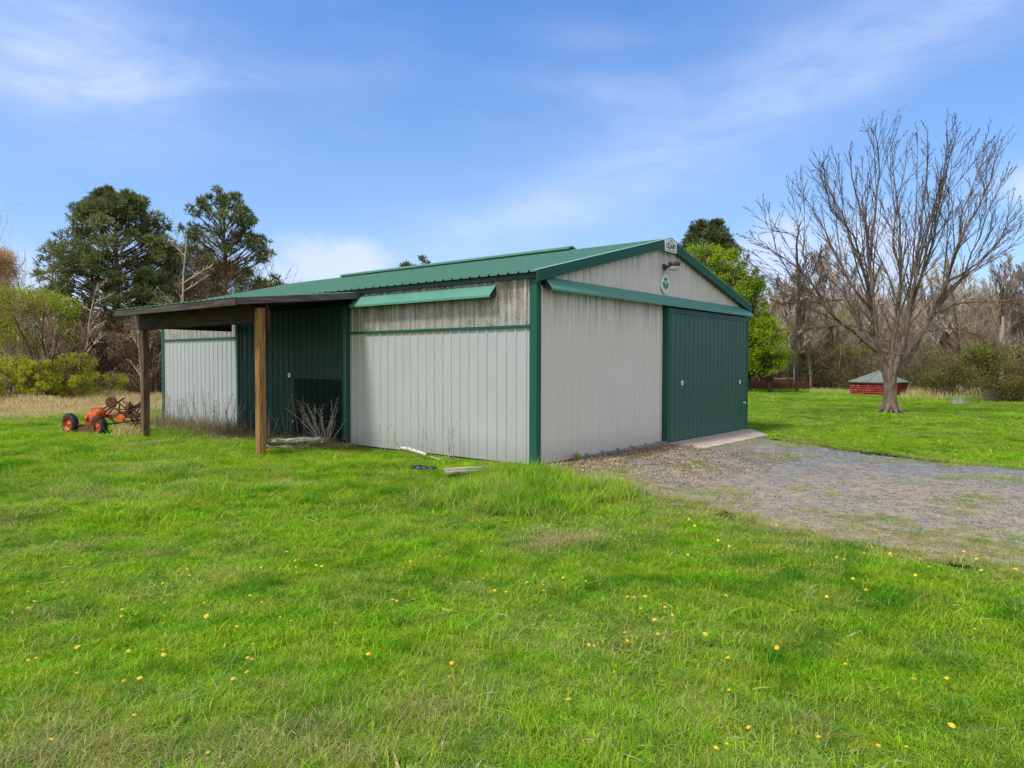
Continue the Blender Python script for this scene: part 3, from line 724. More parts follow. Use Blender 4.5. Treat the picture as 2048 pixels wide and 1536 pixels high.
    def disc(c, ax, par, r=.055):
        mb = MB(); mb.lathe(c, ax, [(0, r), (.012, r), (.016, r*.85), (.008, r*.42), (.0, .001)], 18); d = mb.build('handle', M['white_plastic'], par)
        mb = MB(); a = Vector(ax); cc = Vector(c)+a*.017; mb.lathe(cc, ax, [(-.003, .0), (-.003, r*.3), (.0, r*.3), (.001, .0)], 12); mb.build('latch_core', M['black_plastic'], par)
    disc((-.105, 7.26, 1.51), (-1, 0, 0), dr); disc((-.105, 7.13, .43), (-1, 0, 0), dr, .022)
    # gable door
    gx0, gx1 = 4.62, 9.20
    mb = MB(); ribbed(mb, rib_profile(gx0+.04, gx1-.03, phase=.0), lambda u, d, t: (u, -.105-d, t), .06, 3.02); dg = mb.build('sliding_door', M['green_steel'], B, recalc=False)
    dg['label'] = 'dark green sliding door in the gable end'
    mb = MB(); mb.box(gx0-.03, gx0, -.128, -.008, .04, 3.12); mb.box(gx0, gx0+.075, -.130, -.108, .04, 3.0); mb.build('door_stile', M['green_trim'], dg); mb = MB(); mb.box(gx1, gx1+.03, -.128, -.008, .04, 3.04); mb.box(gx1-.06, gx1, -.130, -.108, .04, 3.0)
    mb.build('door_stile', M['green_trim'], dg)
    mb = MB(); mb.box(gx0, gx1, -.134, -.108, 2.93, 3.04); mb.build('top_rail', M['dark_trim'], dg); mb = MB(); mb.box(gx0, gx1, -.10, -.012, .03, .062); mb.build('door_bottom', M['dark_trim'], dg)
    disc((5.30, -.126, 1.36), (0, -1, 0), dg); disc((8.66, -.126, 1.32), (0, -1, 0), dg)
    mb = MB(); mb.box(8.86, 9.02, -.150, -.126, .755, .775); mb.box(8.98, 9.01, -.16, -.150, .735, .79); mb.build('latch', M['white_plastic'], dg)
    # track covers: folded flashing with closed ends
    def cover(fn, a, b_, name, mt='awning'):
        prof = [(0.0, 3.32), (.03, 3.32), (.225, 3.115), (.225, 3.075), (.219, 3.075), (.219, 3.110), (.03, 3.308), (.0, 3.308)]
        mb = MB(); mb.prism([fn(a, d, z) for d, z in prof], Vector(fn(b_, 0, 0))-Vector(fn(a, 0, 0))); c = mb.build(name, M[mt], B)
        for q0 in (a+.02, b_-.02):
            mb = MB(); mb.prism([fn(q0, .004, 3.304), fn(q0, .02, 3.304), fn(q0, .205, 3.110), fn(q0, .15, 3.09), fn(q0, .004, 3.13)], Vector(fn(q0+.012, 0, 0))-Vector(fn(q0, 0, 0))); mb.build('end_plate', M['dark_trim'], c)
        mb = MB(); p0 = fn(a+.05, .085, 3.16); p1 = fn(b_-.05, .085, 3.16); mb.bar(p0, p1, .05, .07); mb.build('track', M['dark_trim'], c)
    cover(lambda u, d, z: (-d, u, z-.095), .88, 4.86, 'track_cover')
    cover(lambda u, d, z: (-d, u, z-.098), 4.862, 9.9, 'track_cover', 'green_shaded')  # stretch under the lean-to, its shade painted in by the darker green
    cover(lambda u, d, z: (u, -d, z-.01), .16, 9.34, 'track_cover')
    # lean-to: roof, fascia, beams, rafters, posts
    YA, YB, XO = 4.72, 9.95, -2.87
    zl = lambda x: 3.30+(x+.1)*(.30/2.77)          # falls to 3.0 at the outer edge
    mb = MB(); ribbed(mb, rib_profile(YA, YB, phase=.05), lambda u, d, t: (t, u, zl(t)+d), XO-.03, -.10, 2); lr = mb.build('lean_to_roof', M['roof'], B, recalc=False)
    lr['label'] = 'low pitched green roof of the side lean-to'
    mb = MB(); mb.prism([(XO, YA-.02, zl(XO)-.13), (XO, YA-.02, zl(XO)-.004), (-.06, YA-.02, zl(-.06)-.004), (-.06, YA-.02, zl(-.06)-.13)], (0, .04, 0)); mb.build('fascia_board', M['fascia'], lr)
    mb = MB(); mb.prism([(XO, YB-.03, zl(XO)-.13), (XO, YB-.03, zl(XO)-.004), (-.06, YB-.03, zl(-.06)-.004), (-.06, YB-.03, zl(-.06)-.13)], (0, .04, 0)); mb.build('fascia_board', M['fascia'], lr)
    mb = MB(); mb.box(XO-.042, XO-.002, YA-.02, YB+.01, zl(XO)-.145, zl(XO)-.022); mb.build('fascia_board', M['fascia_y'], lr)
    for k in range(9):
        y = YA+.35+k*.58
        mb = MB(); mb.prism([(XO+.01, y, zl(XO)-.14), (XO+.01, y, zl(XO)-.006), (-.12, y, zl(-.12)-.006), (-.12, y, zl(-.12)-.14)], (0, .04, 0)); mb.build('rafter', M['beam'], lr)
    PX = -2.30; PY = (4.93, 9.88)
    mb = MB(); mb.box(PX-.085, PX-.045, PY[0]+.079, PY[1]+.10, 2.57, 2.915); mb.build('outer_beam', M['beam'], B)
    mb = MB(); mb.box(PX+.102, PX+.142, PY[0]-.10, PY[1]+.10, 2.57, 2.915); mb.build('outer_beam', M['beam'], B)
    for y, mt, lab in ((PY[0], M['post_new'], 'orange brown near post'), (PY[1], M['post_old'], 'dark weathered far post')):
        mb = MB(); n = 8; pts = []; r = []
        w = .076
        vs = []; 
        for k in range(n+1):
            z = -.15+3.0*k/n; tw = .004*math.sin(k*.9+y); q = w*(1+.015*math.sin(k*1.3+y))
            for a, b_ in ((-1, -.82), (-.82, -1), (.82, -1), (1, -.82), (1, .82), (.82, 1), (-.82, 1), (-1, .82)): vs.append((PX+tw+a*q+.022, y+b_*q, z))
        mb.add(vs, [(k*8+j, k*8+(j+1) % 8, (k+1)*8+(j+1) % 8, (k+1)*8+j) for k in range(n) for j in range(8)]); mb.add(vs[-8:], [tuple(range(8))])
        o = mb.build('post', mt, B); o['label'] = lab
    MB().box(PX+.102, PX+.152, PY[0]-.150, PY[0]-.103, 2.42, 2.82).build('post_block', M['beam'], B)
    MB().box(PX+.145, -.12, 9.80, 9.84, 2.60, 2.80).build('tie_beam', M['beam'], B)
    # track rail bolted along the foot of the gable wall
    mb = MB(); mb.bar((1.05, -.05, .03), (4.66, -.10, .055), .05, .055); mb.bar((1.05, -.09, .012), (4.66, -.14, .037), .03, .02)
    for k in range(6): mb.box(1.5+k*.56, 1.54+k*.56, -.07, -.03, .05, .10)
    mb.build('floor_guide', M['rail'], B)
    return B
build_barn()

# slab in front of the gable door
mb = MB(); mb.prism([(4.50, -.015, -.1), (9.25, -.015, -.1), (9.20, -.30, -.1), (8.05, -1.12, -.1), (4.42, -1.12, -.1)][::-1], (0, 0, .135))
sl = mb.build('concrete_slab', M['concrete'], None, bevel=.01); tag(sl, 'pale concrete apron slab in front of the green gable door', 'slab')

# gable lamp, emblem and name plate
def text_obj(name, s, size, loc, mat, parent, ext=.002, sx=1.0, bold=0.0):
    cu = D.curves.new(name, 'FONT'); cu.body = s; cu.size = size; cu.align_x = 'CENTER'; cu.align_y = 'CENTER'; cu.extrude = ext; cu.offset = bold
    cu.materials.append(mat); tmp = D.objects.new(name, cu); me = D.meshes.new_from_object(tmp); D.objects.remove(tmp)
    o = D.objects.new(name, me); COL.objects.link(o); o.parent = parent
    o.location = Vector(loc)-ORG[parent.name]; o.rotation_euler = (math.pi/2, 0, 0); o.scale = (sx, 1, 1); return o
def build_signs():
    L = thing('wall_lamp', 'dark brown barn light with cream lens high on the gable', 'lamp', (4.60, -.03, 3.93))
    mb = MB(); mb.box(4.53, 4.67, -.05, -.021, 3.87, 4.0); mb.build('mount', M['lamp_dark'], L, .005)
    mb = MB(); mb.tube([(4.6, -.04, 3.92), (4.6, -.10, 3.93), (4.6, -.17, 3.965)], .024, 10); mb.build('arm', M['lamp_dark'], L)
    mb = MB(); c = (4.6, -.36, 0)
    mb.lathe((4.6, -.26, 3.93), (0, 0, 1), [(.0, .120), (.03, .125), (.085, .120), (.10, .10), (.11, .05), (.112, .0)], 24)
    for k in range(16):
        a = 2*math.pi*k/16; mb.box(4.6+.123*math.cos(a)-.006, 4.6+.123*math.cos(a)+.006, -.26+.123*math.sin(a)-.006, -.26+.123*math.sin(a)+.006, 3.945, 4.01)
    mb.build('lamp_head', M['lamp_dark'], L)
    mb = MB(); mb.lathe((4.6, -.26, 3.93), (0, 0, 1), [(-.001, .112), (-.05, .108), (-.085, .085), (-.10, .04), (-.103, 0)], 24); mb.build('lens', M['lens'], L)
    # name plate at the ridge
    N = thing('name_sign', 'small white house-shaped name plate at the gable peak', 'sign', (4.656, -.14, 4.30))
    cx = 4.656
    y0 = -.152
    mb = MB(); mb.prism([(cx-.27, y0, 4.255), (cx+.27, y0, 4.255), (cx+.27, y0, 4.50), (cx, y0, 4.585), (cx-.27, y0, 4.50)], (0, .014, 0)); pl_ = mb.build('plate', M['sign_white'], N)
    text_obj('lettering', 'CLEARY', .155, (cx, y0-.002, 4.375), M['sign_black'], N, sx=.80, bold=.003)
    mb = MB(); y1 = y0-.003
    for a, b_ in (((cx-.09, y1, 4.455), (cx, y1, 4.52)), ((cx, y1, 4.52), (cx+.09, y1, 4.455)), ((cx-.05, y1, 4.45), (cx-.05, y1, 4.48)), ((cx-.24, y1, 4.285), (cx+.24, y1, 4.285)), ((cx-.26, y1, 4.50), (cx, y1, 4.575)), ((cx, y1, 4.575), (cx+.26, y1, 4.50))):
        mb.bar(a, b_, .004, .010, (0, 0, 1) if abs(a[0]-b_[0]) > .01 else (1, 0, 0))
    mb.build('emblem', M['sign_black'], N)
    # shamrock plate
    S = thing('shamrock_sign', 'round white plate with a green shamrock on the gable wall', 'sign', (4.62, -.03, 3.56))
    cx, cz = 4.62, 3.555; k = .205
    mb = MB(); pts = []
    for j in range(16):
        a = 2*math.pi*(j+.5)/16; r = k*(1.0+.05*math.cos(8*a)); pts.append((cx+r*math.cos(a)*.95, -.045, cz+r*math.sin(a)))
    mb.prism(pts, (0, .024, 0)); mb.build('plate', M['sign_white'], S)
    mb = MB(); q = -.049
    for ang in (90, 205, 335):                                     # three heart leaves
        a0 = R_(ang); c, s_ = math.cos(a0), math.sin(a0); hp = []
        for j in range(22):
            t = 2*math.pi*j/22; hx = 16*math.sin(t)**3/17; hy = (13*math.cos(t)-5*math.cos(2*t)-2*math.cos(3*t)-math.cos(4*t))/17
            u, v = hx*.085, (hy+1.0)*.080
            hp.append((cx+v*c-u*s_, q, cz+.012+v*s_+u*c))
        mb.prism(hp, (0, .003, 0))
        q -= .0011
    lv = mb.build('shamrock', M['sign_green'], S)
    mb = MB(); mb.bar((cx, -.0485, cz-.01), (cx+.006, -.0485, cz-.175), .004, .022, (1, 0, 0)); mb.build('stem', M['sign_green'], S)
    text_obj('letter', 'C', .17, (cx, -.056, cz+.025), M['sign_mint'], S, sx=.8)
build_signs()

# ------------------------------------------------------------------ places seen from the camera's station
FH = Vector((math.cos(YAW), math.sin(YAW), 0)); RH = _r.copy()
def at(px, Z):
    """ground point on the bearing of photo column px at distance Z"""
    p = CAM+FH*Z+RH*((px-1024)/FPX*Z); return Vector((p.x, p.y, gz(p.x, p.y) if Z < 60 else 0))
def hgt(py, Z): return 1.8+(727-py)/FPX*Z

# ------------------------------------------------------------------ dandelions
def build_dandelions():
    my = plain('dandelion petals', (.78, .52, .02), .7, 0, .15, 60, 0, c2=(.85, .62, .04)); ms = plain('dandelion stem', (.16, .28, .05), .7, 0, .2, 30, 0)
    heads = []
    for k in range(3):
        mb = MB(); n = 22
        for ring, (rr, zz, nn) in enumerate([(.0175, .004, 22), (.0125, .0085, 16), (.007, .012, 10)]):
            for j in range(nn):
                a = 2*math.pi*(j+.5*ring)/nn+k; w = .0022; c, s_ = math.cos(a), math.sin(a); l = rr*random.uniform(.85, 1.1)
                mb.add([(c*.001-s_*w*.5, s_*.001+c*w*.5, zz*.5), (c*.001+s_*w*.5, s_*.001-c*w*.5, zz*.5), (c*l+s_*w, s_*l-c*w, zz), (c*l-s_*w, s_*l+c*w, zz)], [(0, 1, 2, 3)])
        mb.lathe((0, 0, -.004), (0, 0, 1), [(0, .003), (.004, .009), (.008, .013), (.012, .009), (.0145, .0)], 10)
        me = D.meshes.new('dandelion'); me.from_pydata(mb.v, [], mb.f); me.materials.append(my); heads.append(me)
    stem = D.meshes.new('stem'); mb = MB(); mb.tube([(0, 0, -.10), (.004, .002, -.05), (0, 0, -.002)], .0022, 5, False); stem.from_pydata(mb.v, [], mb.f); stem.materials.append(ms)
    spots = [(9,1048),(46,1052),(107,1087),(181,1091),(371,1142),(375,1157),(482,1108),(519,1137),(589,1136),(591,1143),(571,1102),(588,1120),(119,1166),(49,1184),(61,1208),(48,1222),(101,1198),(321,1169),(334,1192),(325,1209),(238,1218),(236,1237),(320,1245),(460,1214),(480,1236),(408,1233),(404,1207),(441,1259),(469,1263),(557,1246),(578,1249),(520,1210),(497,1192),
     (250,1310),(308,1304),(320,1306),(321,1319),(147,1302),(47,1329),(63,1328),(145,1352),(240,1376),(272,1372),(273,1367),(468,1295),(501,1297),(491,1324),(500,1325),(489,1353),(461,1371),(260,1446),(409,1531),(153,1273),(92,1504),
     (603,1120),(630,1128),(642,1130),(637,1100),(668,1258),(690,1200),(735,1315),(785,1210),(792,1208),(810,1265),(893,1120),(880,1115),(903,1338),(898,1367),(902,1176),(938,1170),(947,1171),(967,1163),(990,1190),(963,1107),(820,1130),(760,1150),
     (1013,1193),(1055,1172),(1089,1192),(1101,1148),(1128,1166),(1088,1180),(1174,1176),(1203,1176),(1234,1203),(1258,1199),(1271,1206),(1293,1199),(1326,1211),(1334,1218),(1285,1226),(1313,1243),(1349,1238),(1253,1274),(1258,1287),(1320,1279),(1191,1294),(1180,1301),(1233,1360),(1068,1257),(1102,1242),(1415,1278),(1458,1309),(1431,1319),(1462,1324),(1465,1390),(1140,1411),(1457,1192),(1379,1105),(1399,1104),(1440,1081),
     (1316,1009),(1334,1007),(1362,1028),(1385,1030),(1381,1041),(1404,1045),(1392,1054),(1449,1110),(1392,1087),(1436,1080),(1438,1078),(1462,1092),(1483,1050),(1505,1051),(1533,1048),(1541,1047),(1557,1049),(1576,1063),(1614,1062),(1588,1102),(1533,1130),(1679,1118),(1694,1125),(1626,1132),(1722,1100),(1734,1107),(1756,1057),(1790,1057),(1788,1060),(1786,1111),(1798,1116),(1790,1113),(1890,1096),(1826,1137),(1865,1137),(1838,1155),(1971,1150),(1712,1159),(1739,1189),(1738,1161),(1813,1108),(1847,1121),(1961,1118),(1983,1121),(2036,1146),(2041,1148),(1900,1032),(1881,1030),(1822,1097),(1779,1092),(1652,1130),(1602,995),(1935,1108),(2010,1105),
     (1917,1465),(1840,1371),(1905,1370),(1826,1505),(1769,1498),(1648,1486),(1462,1507),(1506,1474),(1440,1520),(1660,1200),(1750,1240),(1900,1250),(1960,1270),(1700,1330),(1560,1300)]
    far = [(1560,880),(1540,858),(1604,855),(1640,868),(1610,838),(1560,810),(1595,828),(1660,845),(1700,848),(1720,880),(1745,860),(1760,875),(1800,862),(1830,850),(1835,870),(1870,858),(1890,872),(1905,860),(1925,880),(1945,868),(1960,890),(1975,875),(1990,893),(2000,880),(2020,895),(2035,885),(1985,900),(2010,905),(1950,895),(1930,898),(1905,890),(1880,885),(1860,880),(1780,858),(1690,862),(1650,858),(1575,862),(1520,845),(1530,830),(1510,815),(1550,830),(1580,845),(1625,850),(1675,838),(1710,838),(1755,846),(1990,850),(2015,862),(2040,855),(1930,840),(1890,845),(1850,838)]
    SPECIAL = {(47,1329): 'left one of the two dandelions side by side at the left edge of the lawn', (63,1328): 'right one of the two dandelions side by side at the left edge of the lawn',
               (240,1376): 'large dandelion just above the straw coloured patch at the bottom left', (260,1446): 'lone dandelion inside the straw coloured patch at the bottom left', (409,1531): 'dandelion cut by the bottom edge, in the straw patch',
               (1233,1360): 'lone dandelion in the lower middle of the lawn, well apart from others', (1191,1294): 'upper one of a close pair of dandelions in the lower middle of the lawn', (1180,1301): 'lower one of a close pair of dandelions in the lower middle of the lawn',
               (1917,1465): 'dandelion nearest the bottom right corner', (1140,1411): 'single dandelion near the bottom edge, just right of the middle', (371,1142): 'broad open dandelion below the lean-to post, well apart from others',
               (1790,1113): 'lowest of the tight cluster of three dandelions near the drive', (1786,1111): 'left one of the tight cluster of three dandelions near the drive', (1798,1116): 'right one of the tight cluster of three dandelions near the drive',
               (1679,1118): 'larger dandelion left of the cluster of three near the drive', (1900,1032): 'right one of two dandelions out on the gravel drive', (1881,1030): 'left one of two dandelions out on the gravel drive', (9,1048): 'dandelion at the far left edge, higher up the lawn than its neighbours'}
    for i, (px, py) in enumerate(spots+far):
        Z = (1.8-.07)*FPX/(py-727); p = CAM+FH*Z+RH*((px-1024)/FPX*Z)
        nearest = Z < 6
        g = gz(p.x, p.y); h = g+(random.uniform(.065, .095) if i < len(spots) else .09)
        s = random.uniform(.6, .92)*(1.0 if i < len(spots) else 1.3)
        if nearest and i % 1 == 0:
            o = thing('dandelion', '', 'dandelion', (p.x, p.y, h)); 
            a = D.objects.new('flower_head', heads[i % 3]); COL.objects.link(a); a.parent = o
            c = D.objects.new('stem', stem); COL.objects.link(c); c.parent = o
        else:
            o = D.objects.new('dandelion', heads[i % 3]); COL.objects.link(o); o.location = (p.x, p.y, h)
        o.scale = (s, s, s); o.rotation_euler = (random.gauss(.0, .35), random.gauss(.0, .35), random.uniform(0, 6.28))
        # lean the open face a little towards the light
        o['category'] = 'dandelion'
        if i >= len(spots): o['label'] = 'tiny yellow dandelion in the lawn beyond the gravel drive'; o['group'] = 'dandelions in the lawn beyond the drive'
        elif (px, py) in SPECIAL: o['label'] = SPECIAL[(px, py)]; o['group'] = 'dandelions in the front grass'
        elif px > 1290 and py < 1165: o['label'] = 'yellow dandelion in the thin grass at the near rim of the gravel drive'; o['group'] = 'dandelions along the near rim of the drive'
        elif Z < 6: o['label'] = 'round yellow dandelion open in the close mown grass at the front'; o['group'] = 'dandelions in the front grass'
        else: o['label'] = 'small yellow dandelion in the lawn between the front grass and the barn'; o['group'] = 'dandelions in the middle of the lawn'
build_dandelions()

# ------------------------------------------------------------------ things lying by the barn
def build_debris():
    r = random.Random(3)
    def log(name, lab, pts, rad, mat, flat=.6, g=None):
        mb = MB(); n = 9; P = [Vector(p) for p in pts]; segs = []
        for i in range(len(P)-1):
            for k in range(5): segs.append(P[i].lerp(P[i+1], k/5))
        segs.append(P[-1]); b = []; d = (P[-1]-P[0]).normalized(); a = Vector((0, 0, 1)); c = d.cross(a).normalized()
        prof = [1+r.uniform(-.28, .22) for _ in range(n)]
        vs = []
        for i, q in enumerate(segs):
            s = rad*(1+.12*math.sin(i*1.3)+r.uniform(-.06, .06))*(.82 if i in (0, len(segs)-1) else 1)
            for j in range(n):
                t = 2*math.pi*j/n; s2 = s*(prof[j]+r.uniform(-.07, .07)); vs.append(q+c*math.cos(t)*s2+a*math.sin(t)*s2*flat)
        mb.add(vs, [(i*n+j, i*n+(j+1) % n, (i+1)*n+(j+1) % n, (i+1)*n+j) for i in range(len(segs)-1) for j in range(n)], False)
        mb.add(vs[:n], [tuple(range(n))]); mb.add(vs[-n:], [tuple(range(n))])
        o = mb.build(name, mat, None, loc=tuple(P[0])); return tag(o, lab, 'log', g)
    G = 'rotten grey timbers under the lean-to'
    def U(px, py, z=0.05):
        Z = (1.8-z)*FPX/(py-727); p = CAM+FH*Z+RH*((px-1024)/FPX*Z); return Vector((p.x, p.y, z))
    log('split_log', 'longest silvery split timber on top of the rotten pile', [U(535, 886, .24), U(590, 884, .22), U(640, 880, .25)], .105, M['old_log'], .62, G)
    log('split_log', 'cracked grey timber at the front bottom of the rotten pile', [U(525, 893, .09), U(575, 895, .08), U(622, 890, .11)], .125, M['old_log'], .6, G)
    log('split_log', 'grey timber end poking out at the post side of the pile', [U(520, 884, .27), U(548, 884, .28), U(562, 885, .24)], .115, M['old_log'], .55, G)
    log('split_log', 'grey timber at the right bottom of the pile, beside the weeds', [U(590, 890, .10), U(620, 888, .12), U(648, 885, .14)], .115, M['old_log'], .62, G)
    # birch stick against the wall
    mb = MB(); P = [U(800, 897, .16), U(818, 900, .13), U(835, 905, .09), U(853, 911, .05)]; mb.tube(P, [.030, .042, .038, .028], 9)
    mb.tube([U(800, 896, .17), U(790, 884, .30)], [.010, .004], 5); tag(mb.build('birch_branch', M['birch'], None, loc=tuple(P[0])), 'short white birch branch lying at the foot of the grey wall', 'branch')
    mb = MB(); P = [U(862, 915, .05), U(880, 921, .04)]; mb.tube(P, [.018, .014], 7); tag(mb.build('stick', M['old_board'], None, loc=tuple(P[0])), 'short pale stick beside the birch branch', 'stick')
    # flat boards in the grass
    for k, (a, b_, w, z, lab) in enumerate([(U(890, 941, .09), U(985, 935, .09), .17, .09, 'weathered tan plank lying flat in the tall grass, wall side'), (U(892, 946, .07), U(990, 940, .07), .16, .07, 'weathered tan plank lying flat in the tall grass, lawn side')]):
        mb = MB(); mb.bar(a, b_, w, .035); o = mb.build('plank', M['old_board'], None, bevel=.006, loc=tuple(a)); tag(o, lab, 'plank', 'two planks in the grass by the wall')
    a = U(838, 936, .06)
    mb = MB(); n = 12
    for q in ((0, 0, .09, .05), (.10, .03, .07, .035), (.22, .02, .09, .03), (-.10, 0, .05, .045)):
        mb.lathe((a.x+q[0]*RH.x, a.y+q[0]*RH.y, a.z-.02), (0, 0, 1), [(0, q[2]), (q[3]*.7, q[2]*.9), (q[3]*1.2, q[2]*.5), (q[3]*1.3, 0)], n)
    tag(mb.build('crumpled_hose', M['black_plastic'], None, loc=tuple(a)), 'crumpled black plastic lump in the grass near the wall', 'plastic')
build_debris()

# ------------------------------------------------------------------ orange walk-behind machine
def build_machine():
    c = at(207, 17.9); base = Vector((c.x, c.y, 0))
    T = thing('farm_implement', 'rusty orange two-wheeled implement parked beside the dark post', 'farm machine', tuple(base))
    X = RH; Y = Vector((-FH.x, -FH.y, 0))     # across the view (to the right); toward the viewer
    # the machine faces down-left, axle turned
    def Q(u, v, z): return base+X*u+Y*v+Vector((0, 0, z*.86+.02))
    ax = (X*.80+Y*.52).normalized()           # axle direction
    ax = (-X*.46+Y*.88).normalized(); wz = .29; sc = .75
    def wheel(cen, lab=None):
        mb = MB(); r = .262; w = .22
        mb.lathe(cen-ax*w/2, ax, [(.02, r*.56), (.0, r*.70), (.015, r*.88), (.04, r*.97), (.065, r), (.12, r), (.145, r*.97), (.17, r*.88), (.18, r*.70), (.16, r*.56)], 28)
        ty = mb.build('wheel', M['tyre'], T)
        mb = MB(); mb.lathe(cen, ax, [(.068, r*.66), (.055, r*.60), (.02, r*.56), (.0, r*.50), (-.02, r*.3), (.0, r*.22), (.04, r*.2), (.045, .01)], 24)
        mb.lathe(cen, -ax, [(.068, r*.66), (.055, r*.60), (.02, r*.56), (.0, r*.50), (-.02, r*.3), (.0, r*.22), (.04, r*.2), (.045, .01)], 24)
        mb.build('rim', M['orange'], ty)
        mb = MB()
        for k in range(24):
            a = 2*math.pi*k/24; n1 = ax.orthogonal().normalized(); n2 = ax.cross(n1); rr = n1*math.cos(a)+n2*math.sin(a)
            mb.bar(cen+rr*(r+.001)-ax*.05, cen+rr*(r+.001)+ax*.05, .022, .012, rr)
        mb.build('tread', M['tyre'], ty)
    wl = Q(-.92, -.10, wz-.01); wr = Q(-.06, .15, wz-.06)
    wheel(wl); wheel(wr)
    mb = MB(); mb.bar(wl+Vector((0, 0, -.10))+X*.10, wr+Vector((0, 0, -.07))-X*.10, .04, .22); mb.build('axle_board', M['rust'], T)
    mb = MB(); mb.tube([wl, wr], .03, 8); mb.build('axle', M['rust_dark'], T)
    # engine and gearbox in orange
    mb = MB(); e = Q(-.36, -.25, .52)
    def blk(mb, u, v, z, a, b_, h):
        p = Q(u, v, z); mb.bar(p-X*a/2, p+X*a/2, b_, h)
    blk(mb, -.36, -.22, .42, .36, .26, .28); mb2 = mb.build('engine', M['orange'], T, .012)
    mb = MB(); blk(mb, -.30, -.2, .66, .20, .16, .16); mb.lathe(Q(-.18, -.15, .50), (0, 0, 1), [(0, .07), (.08, .07), (.10, .05), (.15, .05)], 14); mb.build('cylinder_head', M['orange'], mb2, 0)
    mb = MB(); mb.lathe(Q(-.46, -.14, .44), tuple(-X), [(0, .09), (.05, .09), (.07, .05), (.09, .05)], 14); mb.build('flywheel', M['orange'], mb2)
    mb = MB(); blk(mb, .30, -.30, .55, 1.15, .10, .09); mb.build('frame_rail', M['rust'], T, .006)
    mb = MB(); blk(mb, .38, .02, .52, 1.0, .08, .09); mb.build('frame_rail', M['rust'], T, .006)
    mb = MB(); mb.prism([Q(.37, .10, .32), Q(.53, .10, .32), Q(.57, .10, .52), (Q(.45, .10, .58)), Q(.34, .10, .50)], tuple(-Y*.05)); mb.build('side_plate', M['orange'], T)
    mb = MB(); mb.lathe(Q(-.06, -.45, .90), tuple(Y), [(0, .01), (.0, .15), (.03, .15), (.035, .125), (.02, .04), (.02, .01)], 22); mb.build('belt_wheel', M['rust'], T)
    mb = MB(); mb.lathe(Q(-.0, .18, .60), tuple(Y*.6+X), [(0, .02), (.0, .13), (.05, .13), (.06, .02)], 18); mb.build('pulley', M['orange'], T)
    for p, q, r, mt in [((-.05, -.1, .62), (.45, -.1, 1.04), .022, 'rust_dark'), ((.35, -.3, .60), (.95, -.3, 1.02), .030, 'rust_dark'), ((.28, .0, .30), (.92, .0, .86), .026, 'rust_dark'),
                        ((-.2, -.3, .70), (.10, -.3, .92), .02, 'rust'), ((.1, .05, .55), (.32, .05, .82), .02, 'rust'), ((.25, -.2, .9), (.60, -.2, .55), .018, 'rust'), ((.42, -.1, .95), (.86, -.1, .50), .018, 'rust'),
                        ((-.1, .05, .50), (.55, -.1, .62), .016, 'rust'), ((.05, -.2, .50), (.30, .1, .36), .02, 'rust_dark'), ((.3, .1, .75), (.72, -.15, .66), .014, 'rust'), ((-.02, -.3, .78), (.42, -.2, .58), .018, 'rust'), ((.66, 0, .95), (.52, .1, .40), .016, 'rust'), ((.15, .1, .30), (.95, .05, .42), .028, 'rust_dark'), ((.1, -.1, .7), (.16, .0, .42), .03, 'orange'), ((-.15, -.05, .60), (.25, -.05, .56), .03, 'orange'), ((.86, -.1, .80), (.70, .1, .34), .02, 'rust'),
                        ((.62, .05, .56), (.66, .05, .90), .02, 'rust_dark'), ((.2, -.3, .55), (.22, -.3, .85), .02, 'rust'), ((.5, -.3, .55), (.48, -.3, .80), .02, 'rust'), ((.75, .1, .60), (.98, .1, .30), .025, 'rust_dark'), ((.55, .12, .30), (1.0, .12, .36), .03, 'rust'), ((.8, -.2, .25), (.86, -.2, .62), .03, 'rust')]:
        mb = MB(); mb.tube([Q(*p), Q(*q)], r, 7); mb.build('lever', M[mt], T)
    for k, (u, v, z) in enumerate([(.72, .12, .30), (.86, .16, .28), (.98, .10, .30)]):
        mb = MB(); mb.tube([Q(u, v, z+.25), Q(u+.02, v, z+.05), Q(u-.06, v+.02, z-.12), Q(u-.12, v+.02, z-.16)], [.022, .022, .018, .008], 6); mb.build('tine', M['rust'], T)
    mb = MB(); mb.lathe(Q(.58, -.1, .80), tuple(Y), [(0, .01), (0, .10), (.02, .10), (.02, .01)], 16); mb.build('gear', M['rust'], T)
build_machine()

